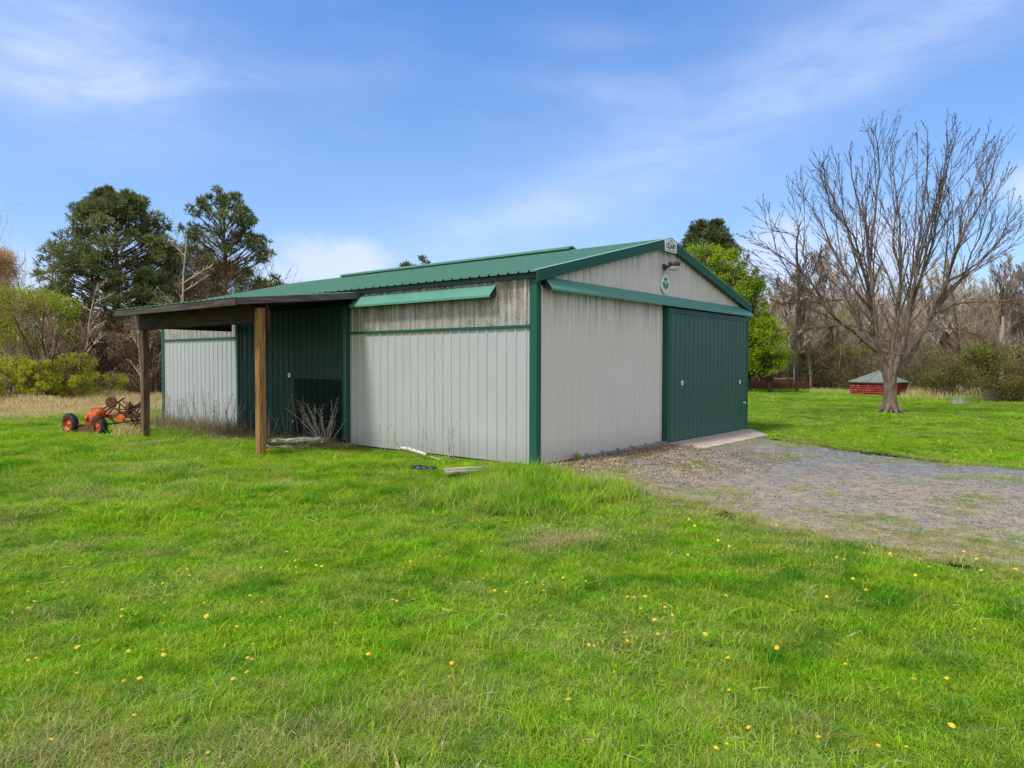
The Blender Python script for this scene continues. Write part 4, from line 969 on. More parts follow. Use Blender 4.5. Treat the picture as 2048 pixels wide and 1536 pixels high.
# ------------------------------------------------------------------ red slatted shed, slat panel, rock, fence
def build_red_shed():
    c = at(1757, 42); z0 = c.z-.02; r = 1.46; h = .80
    T = thing('slatted_shed', 'low six-sided red slatted shed with grey green roof behind the bare tree', 'shed', (c.x, c.y, z0))
    a0 = YAW+R_(12)
    cor = [Vector((c.x+r*math.cos(a0+k*math.pi/3), c.y+r*math.sin(a0+k*math.pi/3), z0)) for k in range(6)]
    up = Vector((0, 0, 1))
    for k in range(6):
        p, q = cor[k], cor[(k+1) % 6]; d = (q-p).normalized(); mid = (p+q)/2; out = (mid-Vector((c.x, c.y, z0))).normalized()
        mb = MB()
        for j in range(6):
            zc = .09+j*.128; mb.bar(p+up*zc+d*.05+out*.005, q+up*zc-d*.05+out*.005, .03, .085)
        s = mb.build('slat_wall', M['red_slat'], T)
        mb = MB(); mb.bar(p+d*.02-out*.06+up*.0+up*.4, q-d*.02-out*.06+up*.4, .02, .76); mb.build('backing', M['rust_dark'], s)
        mb = MB(); mb.tube([p, p+up*h], .055, 4, True, False); mb.build('corner_post', M['red_post'], T)
    mb = MB(); R2 = r+.14; n = 6
    ap = Vector((c.x, c.y, z0+1.42)); ev = [Vector((c.x+R2*math.cos(a0+k*math.pi/3), c.y+R2*math.sin(a0+k*math.pi/3), z0+h-.02)) for k in range(6)]
    vs = ev+[e+up*.04 for e in ev]+[ap+up*.02]
    mb.add(vs, [(k, (k+1) % 6, 6+(k+1) % 6, 6+k) for k in range(6)]+[(6+k, 6+(k+1) % 6, 12) for k in range(6)]+[(5, 4, 3, 2, 1, 0)])
    rf = mb.build('roof', M['shed_roof'], T)
    for k in range(6):
        mb = MB(); mb.bar(ev[k]+up*.05, ap+up*.03, .06, .03); mb.build('hip_ridge', M['grey_wood'], rf)
build_red_shed()
def build_right_bits():
    # leaning weathered slat panel
    c = at(1977, 34.4); T = thing('slat_panel', 'weathered wooden slat panel standing by the dark bush', 'panel', tuple(c))
    for k in range(8):
        mb = MB(); z = .06+k*.105; mb.bar(c-RH*.34+Vector((0, 0, z)), c+RH*.36+Vector((0, 0, z-.008)), .03, .07); mb.build('slat', M['grey_wood'], T)
    for u in (-.32, .3):
        mb = MB(); mb.bar(c+RH*u+FH*.03+Vector((0, 0, -.05)), c+RH*u+FH*.03+Vector((0, 0, .92)), .05, .05, (1, 0, 0)); mb.build('post', M['grey_wood'], T)
    # rock
    c = at(1919, 32.6); mb = MB(); n = 14; vs = []
    for i in range(7):
        ph = i/6*math.pi/2
        for j in range(n):
            a = 2*math.pi*j/n; k = 1+.20*nz(math.cos(a)*2, math.sin(a)*2+i, .9, 4)
            vs.append(c+RH*(.46*math.cos(ph)*math.cos(a)*k)+FH*(.34*math.cos(ph)*math.sin(a)*k)+Vector((0, 0, .26*math.sin(ph)*k-.03)))
    mb.add(vs, [(i*n+j, i*n+(j+1) % n, (i+1)*n+(j+1) % n, (i+1)*n+j) for i in range(6) for j in range(n)], True)
    tag(mb.build('rock', M['rock'], None, loc=tuple(c)), 'grey mossy rock hump in the lawn', 'rock')
    # old fence: posts and rails
    for k, (px, z, hh, lean, lab) in enumerate([(1643, 52, .85, -.14, 'pale leaning fence post beside the dark thicket'), (1605, 52, 1.15, .02, 'thick grey fence post with a square top near the red brush'), (1568, 53, .9, .03, 'short grey fence post at the end of the rail'), (1665, 54, .75, .03, 'short thin fence post right of the leaning one')]):
        c = at(px, z); mb = MB(); mb.tube([c+Vector((0, 0, -.1)), c+RH*lean*hh+Vector((0, 0, hh))], [.07 if k != 1 else .11, .06 if k != 1 else .11], 7)
        tag(mb.build('fence_post', M['birch'] if k == 0 else M['grey_wood'], None, loc=tuple(c)), lab, 'fence post', 'old fence posts at the wood edge')
    a, b_ = at(1515, 53), at(1602, 52.3)
    mb = MB(); mb.tube([a+Vector((0, 0, .95)), (a+b_)/2+Vector((0, 0, .70)), b_+Vector((0, 0, .74))], .04, 6); tag(mb.build('fence_rail', M['birch'], None, loc=tuple(a)), 'pale pole used as a fence rail above the red brush', 'rail')
build_right_bits()

# ------------------------------------------------------------------ trees
M['bark_big'] = bark('grey brown maple bark', (.085, .062, .048), (.23, .175, .14), 9)
M['twig_big'] = plain('dark twigs', (.065, .045, .040), .9, 0, .35, 6, 0, c2=(.13, .09, .078))
M['bud'] = plain('dark red brown buds', (.055, .030, .032), .9, 0, .3, 12, 0)
M['bark_dark'] = bark('dark bark', (.035, .028, .024), (.11, .088, .072), 9)
M['bark_grey'] = bark('grey bark of the woods', (.15, .12, .10), (.29, .24, .20), 8)
M['bark_pale'] = bark('pale sapling bark', (.22, .19, .165), (.42, .38, .34), 8)
M['bark_pine'] = bark('reddish pine bark', (.075, .035, .024), (.19, .095, .06), 8)
M['twig_grey'] = plain('mauve grey twigs', (.30, .235, .18), .9, 0, .35, 1.2, 0, c2=(.60, .50, .39))
M['twig_brown'] = plain('brown thicket twigs', (.15, .10, .07), .9, 0, .4, 1.2, 0, c2=(.30, .215, .155))
M['needles'] = leafmat('pine needles', (.060, .085, .028), (.29, .33, .14), .2, big=.9)
M['needles2'] = leafmat('dark pine needles', (.045, .070, .022), (.19, .235, .085), .2, big=.9)
M['lime'] = leafmat('fresh lime leaves', (.14, .235, .010), (.44, .56, .05), .45, big=.8)
M['lime_bush'] = leafmat('yellow lime bush leaves', (.24, .29, .018), (.66, .70, .09), .45, big=.8)
M['leaf_green'] = leafmat('fresh green leaves', (.11, .19, .014), (.37, .47, .05), .45, big=.8)
M['willow'] = leafmat('yellow green catkins', (.20, .25, .02), (.52, .58, .085), .4, big=.6)
M['olive'] = leafmat('olive shrub leaves', (.12, .125, .03), (.29, .29, .085), .35, big=.6)
M['ochre'] = leafmat('ochre buds', (.20, .14, .05), (.45, .34, .13), .35, big=.5)
M['orange_leaf'] = leafmat('peach coloured catkins', (.48, .31, .13), (.80, .60, .32), .4, big=.5)
M['brown_leaf'] = leafmat('brown shrub buds', (.15, .10, .065), (.33, .24, .15), .3, big=.5)
M['straw'] = leafmat('dry standing grass', (.44, .34, .14), (.88, .74, .40), .35, (.16, .24, .04), .10, big=.5)
M['red_brush'] = leafmat('reddish bramble canes', (.13, .055, .038), (.28, .15, .10), .3, big=.5)

def branch(paths, p, d, L, r, level, maxl, rnd, up=.25, spread=.6, nseg=4, kids=(4, 6), ratio=.62, wig=.12, rmin=.006):
    """recursive limb: appends (points, radii, level)"""
    pts = [p.copy()]; rad = [r]; dd = d.normalized(); step = L/nseg; dirs = [dd.copy()]
    for k in range(nseg):
        dd = (dd+Vector((rnd.gauss(0, wig), rnd.gauss(0, wig), rnd.gauss(0, wig)+up*.5/nseg*2))).normalized()
        pts.append(pts[-1]+dd*step); rad.append(max(rmin, r*(1-(k+1)/nseg*.72))); dirs.append(dd.copy())
    paths.append((pts, rad, level))
    if level >= maxl: return
    n = rnd.randint(*kids)
    for i in range(n):
        t = .22+.75*(i+rnd.random()*.7)/n; f = t*nseg; k = min(nseg-1, int(f)); q = pts[k].lerp(pts[k+1], f-k); bd = dirs[k]
        side = bd.orthogonal().normalized(); side.rotate(Matrix.Rotation(rnd.uniform(0, 6.283), 3, bd))
        a = spread*rnd.uniform(.6, 1.25); nd = (bd*math.cos(a)+side*math.sin(a)).normalized()
        branch(paths, q, nd, L*ratio*rnd.uniform(.7, 1.15)*(1.15-.55*t), max(rmin, rad[k]*.58), level+1, maxl, rnd, up, spread, nseg, kids, ratio, wig, rmin)
def tubes_mb(paths, sel, sides):
    mb = MB()
    for pts, rad, lv in paths:
        if sel(lv): mb.tube(pts, rad, sides(lv), False)
    return mb
def twigs_mb(paths, sel, flatw=1.0):
    """thin twigs as three-sided slivers"""
    mb = MB()
    for pts, rad, lv in paths:
        if sel(lv): mb.tube(pts, [x*flatw for x in rad], 3, False, False)
    return mb

def build_big_tree():
    rnd = random.Random(5); Z = 26.1; B = at(1781, Z)
    T = thing('bare_tree', 'large spreading bare maple alone on the lawn', 'tree', tuple(B))
    k = Z/FPX/2.363
    base = B
    def Q(cx, cy, w=0.0):
        u = (cx-785)*k; v = (1487-cy)*k*(1 if cy > 900 else 1-.055*(900-cy)/850); p = base+RH*u+Vector((0, 0, v-.05)); return CAM+(p-CAM)*((Z+w)/Z)
    limbs = []      # (control points in photo, start depth, end depth, r0, r1)
    Ls = [
     ([(768, 1310), (735, 1200), (707, 1090), (690, 950), (683, 800), (655, 600), (610, 400), (572, 190)], 0, -.6, .17, .012),
     ([(788, 1300), (792, 1160), (812, 1020), (822, 850), (818, 640), (800, 400), (765, 130)], .1, 1.3, .15, .010),
     ([(795, 1300), (850, 1150), (872, 1000), (900, 850), (915, 600), (935, 350), (935, 75)], -.1, -1.4, .15, .010),
     ([(805, 1290), (900, 1170), (975, 1020), (1050, 850), (1105, 650), (1180, 480), (1235, 340), (1290, 130)], 0, .8, .15, .010),
     ([(872, 1000), (915, 860), (965, 700), (1005, 450), (1045, 250), (1080, 70)], -.5, -1.0, .085, .008),
     ([(735, 1200), (600, 1090), (500, 1020), (420, 890), (310, 770), (200, 700), (115, 625)], 0, -1.2, .085, .007),
     ([(697, 1010), (600, 880), (520, 720), (440, 560), (370, 440), (335, 390)], 0, .9, .07, .007),
     ([(688, 900), (610, 720), (545, 520), (480, 380), (450, 265)], 0, 1.6, .065, .007),
     ([(683, 760), (700, 540), (712, 330), (700, 130), (675, 85)], -.3, -1.3, .06, .007),
     ([(818, 800), (790, 650), (800, 450), (835, 280), (840, 130)], .6, 2.1, .055, .007),
     ([(970, 1030), (1080, 970), (1200, 955), (1330, 950), (1440, 935)], .1, -1.0, .06, .010),
     ([(1045, 860), (1150, 800), (1260, 690), (1350, 580), (1420, 480)], .3, 1.2, .06, .007),
     ([(950, 1060), (1060, 890), (1180, 790), (1290, 640), (1345, 430)], .2, -1.7, .06, .007),
     ([(715, 1120), (600, 1070), (460, 1075), (330, 1085), (225, 1083)], 0, -1.1, .04, .008),
     ([(700, 1060), (590, 950), (440, 960), (330, 955), (180, 850)], .1, 1.0, .045, .007),
     ([(735, 1185), (790, 1200), (840, 1200), (900, 1150), (950, 1075), (1010, 1040)], -.35, -.7, .030, .010),
     ([(690, 990), (640, 800), (600, 640), (500, 500), (455, 320), (450, 270)], .2, -2.0, .06, .007),
     ([(900, 830), (950, 600), (1010, 400), (1030, 200), (1025, 80)], -.8, -2.6, .055, .007),
     ([(1095, 690), (1120, 500), (1200, 260), (1205, 150)], .5, 2.3, .045, .006),
     ([(1000, 980), (1100, 860), (1180, 640), (1265, 420), (1330, 300)], .1, -2.0, .05, .006),
     ([(815, 960), (770, 850), (700, 700), (640, 520), (640, 250)], .2, 3.0, .05, .006),
     ([(850, 1130), (860, 950), (880, 720), (895, 400), (890, 60)], .1, 3.0, .07, .006),
     ([(560, 1065), (440, 960), (330, 860), (230, 700), (200, 480)], -.3, -2.4, .045, .006),
     ([(470, 980), (380, 800), (330, 640), (200, 600), (180, 500)], -.5, .6, .04, .006),
     ([(720, 1160), (640, 1080), (540, 900), (410, 760), (340, 600)], .2, 2.2, .06, .006),
     ([(930, 1100), (1060, 1080), (1150, 1100), (1250, 1130)], .1, 1.4, .03, .006),
     ([(700, 1080), (600, 1130), (520, 1190), (430, 1240)], -.2, -1.2, .022, .006),
     ([(850, 1180), (900, 1090), (980, 1100), (1080, 1200)], -.3, -1.2, .022, .006),
    ]
    trunk = MB()
    pts = [Q(785, 1500), Q(785, 1470), Q(784, 1440), Q(783, 1390), Q(782, 1340), Q(784, 1300), Q(786, 1262)]
    trunk.tube(pts, [.32, .275, .245, .215, .215, .23, .22], 18, False)
    for a in range(7):                                      # root flare
        t = a*.9+.3; d = RH*math.cos(t)+FH*math.sin(t)
        trunk.tube([base+Vector((0, 0, .34))+d*.12, base+Vector((0, 0, .12))+d*.30, base+Vector((0, 0, -.04))+d*.48], [.12, .08, .03], 8, False)
    paths = []
    for ctl, w0, w1, r0, r1 in Ls:
        n = len(ctl); P = []
        for i, (cx, cy) in enumerate(ctl):
            s = i/(n-1); P.append(Q(cx+rnd.uniform(-6, 6)*(0 < i), cy, w0+(w1-w0)*s**1.1))
        # densify (Catmull-Rom)
        F = []
        for i in range(n-1):
            a = P[max(0, i-1)]; b_ = P[i]; c = P[i+1]; d = P[min(n-1, i+2)]
            for j in range(3):
                t = j/3; F.append(.5*((2*b_)+(c-a)*t+(2*a-5*b_+4*c-d)*t*t+(-a+3*b_-3*c+d)*t**3)+Vector((rnd.gauss(0, .02), rnd.gauss(0, .02), 0)))
        F.append(P[-1]); m_ = len(F)
        rad = [r0+(r1-r0)*(i/(m_-1))**.55 for i in range(m_)]
        trunk.tube(F, rad, 9 if r0 > .05 else 6, False)
        # each limb forks into long straight sub-limbs, those carry straight shoots, the shoots short spurs
        Ltot = sum((F[i+1]-F[i]).length for i in range(m_-1)); low = ctl[-1][1] > 900
        carriers = [(F, rad, Ltot)]
        nf = (4 if r0 > .1 else 2) if not low else 1
        for q in range(nf):
            t = rnd.uniform(.25, .62); f = t*(m_-1); i = min(m_-2, int(f)); p = F[i].lerp(F[i+1], f-i); bd = (F[i+1]-F[i]).normalized()
            side = bd.orthogonal().normalized(); side.rotate(Matrix.Rotation(rnd.uniform(0, 6.283), 3, bd)); a = rnd.uniform(.22, .42)
            L = Ltot*(1-t)*rnd.uniform(.62, .86); dd = (bd*math.cos(a)+side*math.sin(a)).normalized(); pts = [p.copy()]
            for j in range(7):
                dd = (dd+Vector((rnd.gauss(0, .03), rnd.gauss(0, .03), .05 if not low else -.01))).normalized(); pts.append(pts[-1]+dd*L/7)
            rr = [max(.009, rad[i]*.45*(1-j/7*.80)) for j in range(8)]; trunk.tube(pts, rr, 6, False); carriers.append((pts, rr, L))
        for CF, CR, CL in carriers:
            mm = len(CF); cnt = max(2, int(CL*(2.8 if not low else 2.8)))
            for q in range(cnt):
                t = .22+.77*(q+rnd.random())/cnt; f = t*(mm-1); i = min(mm-2, int(f)); p = CF[i].lerp(CF[i+1], f-i); bd = (CF[i+1]-CF[i]).normalized()
                side = bd.orthogonal().normalized(); side.rotate(Matrix.Rotation(rnd.uniform(0, 6.283), 3, bd)); a = rnd.uniform(.25, .55) if not low else rnd.uniform(.4, .9)
                nd = bd*math.cos(a)+side*math.sin(a); ln = (1.9 if not low else 1.0)*rnd.uniform(.4, 1.25)*(1.2-.88*t)
                branch(paths, p, nd, ln, max(.011, min(.021, CR[i]*.5)), 1, 2, rnd, up=.10 if not low else -.04, spread=.50, nseg=5, kids=(4, 7), ratio=.26, wig=.035, rmin=.0060)
    trunk.build('trunk', M['bark_big'], T, recalc=False)
    tw = twigs_mb(paths, lambda l: True, 1.0); c = tw.build('crown', M['twig_big'], T, recalc=False)
    # buds clustered on the shoots
    V = []; F = []; n = 0
    for pts, rad, lv in paths:
        if (pts[0].z-base.z) < 3.2: continue
        for j in range(rnd.choice((0, 1, 1)) if lv > 1 else 3):
            i = rnd.randint(1, len(pts)-1); t = rnd.random(); q = pts[i-1].lerp(pts[i], t); s = rnd.uniform(.008, .016)
            a = Vector((rnd.gauss(0, 1), rnd.gauss(0, 1), rnd.gauss(0, 1))).normalized(); b_ = a.orthogonal().normalized()
            o = q+Vector((rnd.gauss(0, .012), rnd.gauss(0, .012), rnd.gauss(0, .012)))
            V += [o+a*s, o+b_*s, o-a*s, o-b_*s, o+a.cross(b_)*s*1.2, o-a.cross(b_)*s*1.2]; k_ = n*6; F += [(k_, k_+1, k_+4), (k_+1, k_+2, k_+4), (k_+2, k_+3, k_+4), (k_+3, k_, k_+4), (k_+1, k_, k_+5), (k_+2, k_+1, k_+5), (k_+3, k_+2, k_+5), (k_, k_+3, k_+5)]; n += 1
    V = np.array([tuple(v-Vector(base)) for v in V])
    o = D.objects.new('buds', np_mesh('buds', V, F, M['bud'])); COL.objects.link(o); o.parent = c
    print('big tree', len(paths), n)
build_big_tree()

def leaf_cloud(name, mat, cl, per, size, asp=1.0, spray=0, seed=0, flat=.8, droop=0.0, parent=None, org=None):
    """cl: list of (centre, radius vector); leaf-sized quads through each clump, denser to the outside"""
    r = np.random.default_rng(seed); VV = []; RR = []
    for (c, rv) in cl:
        n = int(per*r.uniform(.7, 1.3)); d = r.normal(0, 1, (n, 3)); d /= np.linalg.norm(d, axis=1)[:, None]
        q = d*(r.uniform(.05, 1, n)**.45)[:, None]*np.array(rv)+np.array(c)
        tone = r.uniform(.05, .85)
        if spray:
            k = spray; q = np.repeat(q, k, 0); dd = np.repeat(d, k, 0)+r.normal(0, .62, (n*k, 3)); dd[:, 2] += .28-droop
            a = dd/np.linalg.norm(dd, axis=1)[:, None]; b_ = np.cross(a, r.normal(0, 1, (n*k, 3))); b_ /= np.linalg.norm(b_, axis=1)[:, None]+1e-9
            L = size*r.uniform(.6, 1.3, n*k)[:, None]; w = L/asp
            V = np.stack([q-b_*w*.5, q+b_*w*.5, q+a*L+b_*w*.3, q+a*L-b_*w*.3], 1); tn = np.repeat(r.uniform(-.25, .25, n), k)
        else:
            a = r.normal(0, 1, (n, 3)); a[:, 2] *= flat; a[:, 2] -= droop; a /= np.linalg.norm(a, axis=1)[:, None]; b_ = np.cross(a, r.normal(0, 1, (n, 3))); b_ /= np.linalg.norm(b_, axis=1)[:, None]+1e-9
            L = size*r.uniform(.6, 1.4, n)[:, None]; w = L/asp
            V = np.stack([q-a*L*.5, q-b_*w*.5, q+a*L*.5, q+b_*w*.5], 1); tn = r.uniform(-.3, .3, n)
        VV.append(V.reshape(-1, 3)); RR.append(np.clip(tone+tn+r.normal(0, .1, len(V)), 0, 1))
    V = np.concatenate(VV); R2 = np.concatenate(RR)
    o0 = ORG[parent.name] if parent is not None else Vector(org or (0, 0, 0))
    V = V-np.array(o0); F = np.arange(len(V)).reshape(-1, 4)
    o = D.objects.new(name, np_mesh(name, V, F, mat, R2)); COL.objects.link(o)
    if parent is not None: o.parent = parent
    else: o.location = o0
    ORG[o.name] = o0
    return o

def pine(px, Z, ytop, label, prof, seed, trunk_r=.22, n=70, open_=0.0, lean=0.0, per=46, size=.26, mat='needles', rc=(.5, .85), group=None):
    """prof: list of (height fraction, half width m left, half width right)"""
    rnd = random.Random(seed); B = at(px, Z); H = hgt(ytop, Z)-B.z
    T = thing('pine_tree', label, 'tree', tuple(B), group)
    def half(f):
        for (a, l0, r0), (b_, l1, r1) in zip(prof, prof[1:]):
            if a <= f <= b_: t = (f-a)/(b_-a); return l0+(l1-l0)*t, r0+(r1-r0)*t
        return prof[-1][1], prof[-1][2]
    ax = lambda f: B+RH*lean*f+Vector((0, 0, H*f))
    mb = MB(); mb.tube([ax(k/8)+Vector((rnd.gauss(0, .05), rnd.gauss(0, .05), 0)) for k in range(9)], [trunk_r*(1-.88*k/8) for k in range(9)], 9, False)
    cl = []; lo = prof[0][0]
    for i in range(n):
        f = lo+(1-lo)*(rnd.random()**.85)*.985; l, r = half(f); a = rnd.uniform(0, 6.283); q = rnd.uniform(.35, 1)**.6
        cs = math.cos(a); w = (r if cs > 0 else l)
        rr = rnd.uniform(*rc)*(.55 if f > .93 else 1); mx = max(.1, w-rr*.45); md = max(.1, (l+r)/2-rr*.45)
        c = ax(f)+RH*(cs*mx*q)+FH*(math.sin(a)*md*q); c.z = min(c.z, B.z+H-rr*.45)
        cl.append((tuple(c), (rr, rr, rr*.55)))
        s = ax(max(.12, f-.10*q-.04)); m_ = s.lerp(c, .5)+Vector((0, 0, -.10*q))
        mb.tube([s, m_, c], [.055*(1.2-f), .035, .015], 5, False)
        for j in range(3):
            e = c+Vector((rnd.gauss(0, rr*.6), rnd.gauss(0, rr*.6), rnd.uniform(0, rr*.6))); mb.tube([m_.lerp(c, .6), e], [.018, .006], 3, False)
    mb.build('trunk', M['bark_pine'], T, recalc=False)
    leaf_cloud('crown', M[mat], cl, per, size, 6.5, 7, seed, parent=T)
    return T

def build_left_trees():
    pine(235, 42, 386, 'big dense domed pine towering over the thicket', [(.16, 2.6, 2.2), (.30, 4.4, 3.2), (.45, 4.4, 3.5), (.60, 3.9, 3.6), (.75, 3.2, 3.3), (.88, 2.3, 2.5), (.96, 1.3, 1.5), (1, .5, .5)], 21, .26, 270, per=38, rc=(.34, .66), size=.26)
    pine(452, 46, 388, 'open-crowned pine with bare red trunk right of the big pine', [(.50, .8, 1.8), (.58, 2.2, 3.6), (.68, 2.9, 3.3), (.80, 2.8, 2.2), (.90, 2.5, 1.8), (1, 1.1, 1.0)], 22, .20, 100, per=24, rc=(.22, .44), size=.24)
    pine(552, 50, 560, 'low dark pine showing just above the lean-to roof', [(.2, 1.2, 1.2), (.6, 1.2, 1.2), (1, .5, .5)], 23, .12, 26, rc=(.4, .6))
    pine(335, 40, 600, 'dark lower pine growing in front of the domed pine', [(.1, 1.6, 1.6), (.5, 2.4, 2.2), (.8, 1.4, 1.6), (1, .4, .4)], 24, .14, 60, mat='needles2')
    pine(812, 55, 520, 'left pine top of the pair peeping over the barn ridge', [(.3, 1, 1), (.7, 1.1, 1.1), (.9, .8, .9), (1, .3, .3)], 25, .12, 30, rc=(.3, .5), per=24, group='pine tops over the roof')
    pine(850, 55, 515, 'right pine top of the pair peeping over the barn ridge', [(.3, 1, 1), (.7, 1.1, 1.1), (.9, .9, .8), (1, .3, .3)], 26, .12, 30, rc=(.3, .5), per=24, group='pine tops over the roof')
    pine(752, 56, 541, 'lowest pine top over the roof, left of the pair', [(.3, 1, 1), (.7, 1.1, 1.1), (.9, .9, .8), (1, .3, .3)], 27, .12, 24, rc=(.3, .5), per=24, group='pine tops over the roof')
    # bare saplings, each from its own growth
    def bare(px, Z, ytop, label, seed, r0=.06, mat='bark_pale', tw='twig_grey', ratio=.26, spread=.80, up=.05, kids=(11, 14), maxl=2, lean=0.0, name='bare_tree', group=None, first=.28, fl=1.0, wig=.05):
        rnd = random.Random(seed); B = at(px, Z); H = hgt(ytop, Z)-B.z
        T = thing(name, label, 'tree', tuple(B), group); paths = []
        branch(paths, B+Vector((0, 0, -.1)), Vector((RH.x*lean, RH.y*lean, 1)), H, r0, 0, maxl, rnd, up, spread, 8, kids, ratio, wig, .008)
        # fewer shoots near the ground
        paths = [p for p in paths if p[2] == 0 or p[0][0].z > B.z+H*first]
        tubes_mb(paths, lambda l: l == 0, lambda l: 8).build('trunk', M[mat], T, recalc=False)
        twigs_mb(paths, lambda l: l > 0, fl).build('crown', M[tw], T, recalc=False); return T
    bare(168, 36, 560, 'thin pale sapling standing before the big pine, left one', 31, .07)
    bare(344, 32, 455, 'tall pale bare sapling rising between the two pines', 32, .075)
    bare(286, 26, 610, 'slender pale sapling beside the dark lean-to post', 33, .05, kids=(7, 9))
    bare(72, 44, 530, 'two-pronged bare sapling above the yellow willow', 34, .06, tw='twig_brown', mat='bark_dark')
    bare(20, 55, 510, 'bare grey tree inside the peach coloured treetop', 35, .10)
    # dark many-stemmed tree in the willow
    rnd = random.Random(40); B = at(113, 34); T = thing('forked_tree', 'dark many-stemmed tree leaning out of the lime bushes', 'tree', tuple(B)); paths = []
    for k in range(7):
        a = -.55+k*.20; branch(paths, B+RH*(k-3)*.05, Vector((RH.x*a+rnd.gauss(0, .15), RH.y*a+rnd.gauss(0, .15), 1)), 4.2*rnd.uniform(.8, 1.1), .085, 0, 3, rnd, .2, .5, 6, (5, 7), .5, .10, .010)
    tubes_mb(paths, lambda l: l == 0, lambda l: 8).build('trunk', M['bark_dark'], T, recalc=False); twigs_mb(paths, lambda l: l > 0, 1.0).build('crown', M['twig_brown'], T, recalc=False)

def shrub(name, label, px, Z, ytop, halfw, mat, stemmat, seed, n=26, per=90, size=.10, asp=1.6, rc=(.35, .7), low=.25, group=None, stems=14, cat='shrub', depth=None, twl=2, rise=.0):
    rnd = random.Random(seed); B = at(px, Z); H = hgt(ytop, Z)-B.z; dp = depth or halfw*.8
    T = thing(name, label, cat, tuple(B), group); cl = []
    for i in range(n):
        f = low+(1-low)*rnd.random(); wf = math.sqrt(max(.05, 1-((f-.55)/.62)**2)); a = rnd.uniform(0, 6.283); q = rnd.uniform(.2, 1)**.5; rr = rnd.uniform(*rc)
        c = B+RH*(math.cos(a)*max(.1, halfw*wf-rr*.5)*q)+FH*(math.sin(a)*max(.1, dp*wf-rr*.5)*q)+Vector((0, 0, min(H*f, H-rr*.6)))
        cl.append((tuple(c), (rr, rr, rr*.8)))
    paths = []
    for i in range(stems):
        c = Vector(cl[i % n][0]); s = B+RH*rnd.gauss(0, halfw*.22)+FH*rnd.gauss(0, dp*.22); d = c-s; L = d.length*1.15
        branch(paths, s, d+Vector((0, 0, .3*L)), L, .028, 0, twl, rnd, .05, .5, 4, (4, 6), .5, .12, .007)
    twigs_mb(paths, lambda l: True).build('stems', M[stemmat], T, recalc=False)
    leaf_cloud('foliage', M[mat], cl, per, size, asp, 0, seed, parent=T); return T
build_left_trees()

def build_left_shrubs():
    shrub('willow_tree', 'broad yellow-green willow behind the dark forked tree', 55, 37, 582, 3.0, 'willow', 'twig_brown', 51, 150, 330, .11, 2.6, (.5, .9), .25, stems=26, cat='tree')
    shrub('lime_bush', 'bright lime bush at the edge of the picture below the willow', 12, 33, 712, 1.5, 'lime_bush', 'twig_brown', 52, 88, 165, .065, 1.5, (.13, .42), .22)
    shrub('lime_bush', 'bright lime bush left of the dark forked stems', 75, 32.5, 722, 1.0, 'lime_bush', 'twig_brown', 53, 68, 165, .065, 1.5, (.13, .42), .25)
    shrub('lime_bush', 'bright lime bush right of the dark forked stems', 150, 33.5, 708, 1.0, 'lime_bush', 'twig_brown', 54, 64, 130, .065, 1.5, (.13, .42), .15)
    shrub('lime_bush', 'pale green sapling cluster between the bushes and the implement', 205, 36, 745, 1.2, 'willow', 'twig_brown', 55, 52, 80, .065, 1.5, (.13, .42), .1)
    shrub('peach_tree', 'peach coloured catkin tree at the very edge of the picture', -14, 52, 500, 2.4, 'orange_leaf', 'twig_grey', 56, 110, 420, .13, 2.4, (.5, .9), .3, stems=20, cat='tree')
    shrub('lime_bush', 'pale lime patch of brush seen under the dark thicket', 240, 44, 735, 1.8, 'lime_bush', 'twig_brown', 57, 30, 200, .08, 1.5, (.3, .5), .05)
    for k, (px, Z, yt, hw, mt, lab) in enumerate([(175, 43, 640, 2.4, 'brown_leaf', 'purplish brown thicket bush below the big pine, left part'), (245, 40, 620, 2.3, 'brown_leaf', 'purplish brown thicket bush in the middle, left of the far post'), (300, 38, 640, 2.2, 'brown_leaf', 'purplish brown thicket bush beside the far lean-to post'),
                                                  (385, 48, 495, 2.4, 'needles2', 'dark evergreen shrub filling the gap between the two pines'), (478, 50, 540, 3.0, 'olive', 'olive shrub under the open-crowned pine'), (375, 44, 560, 2.4, 'brown_leaf', 'brown twiggy shrub behind the lean-to roof'),
                                                  (425, 51, 520, 2.6, 'brown_leaf', 'brown budding brush between the trunks of the two pines'), (540, 52, 560, 1.8, 'willow', 'yellow-green shrub at the end of the lean-to roof'), (500, 47, 585, 1.8, 'willow', 'small yellowish shrub above the lean-to roof edge'), (580, 56, 590, 1.8, 'olive', 'low olive shrub where the roof begins')]):
        shrub('thicket_bush', lab, px, Z, yt, hw, mt, 'twig_brown', 60+k, 66, 230 if mt == 'brown_leaf' else 300, .10, 1.8, (.45, .8), .08 if px < 340 else .45, stems=34 if mt == 'brown_leaf' else 16)
build_left_shrubs()

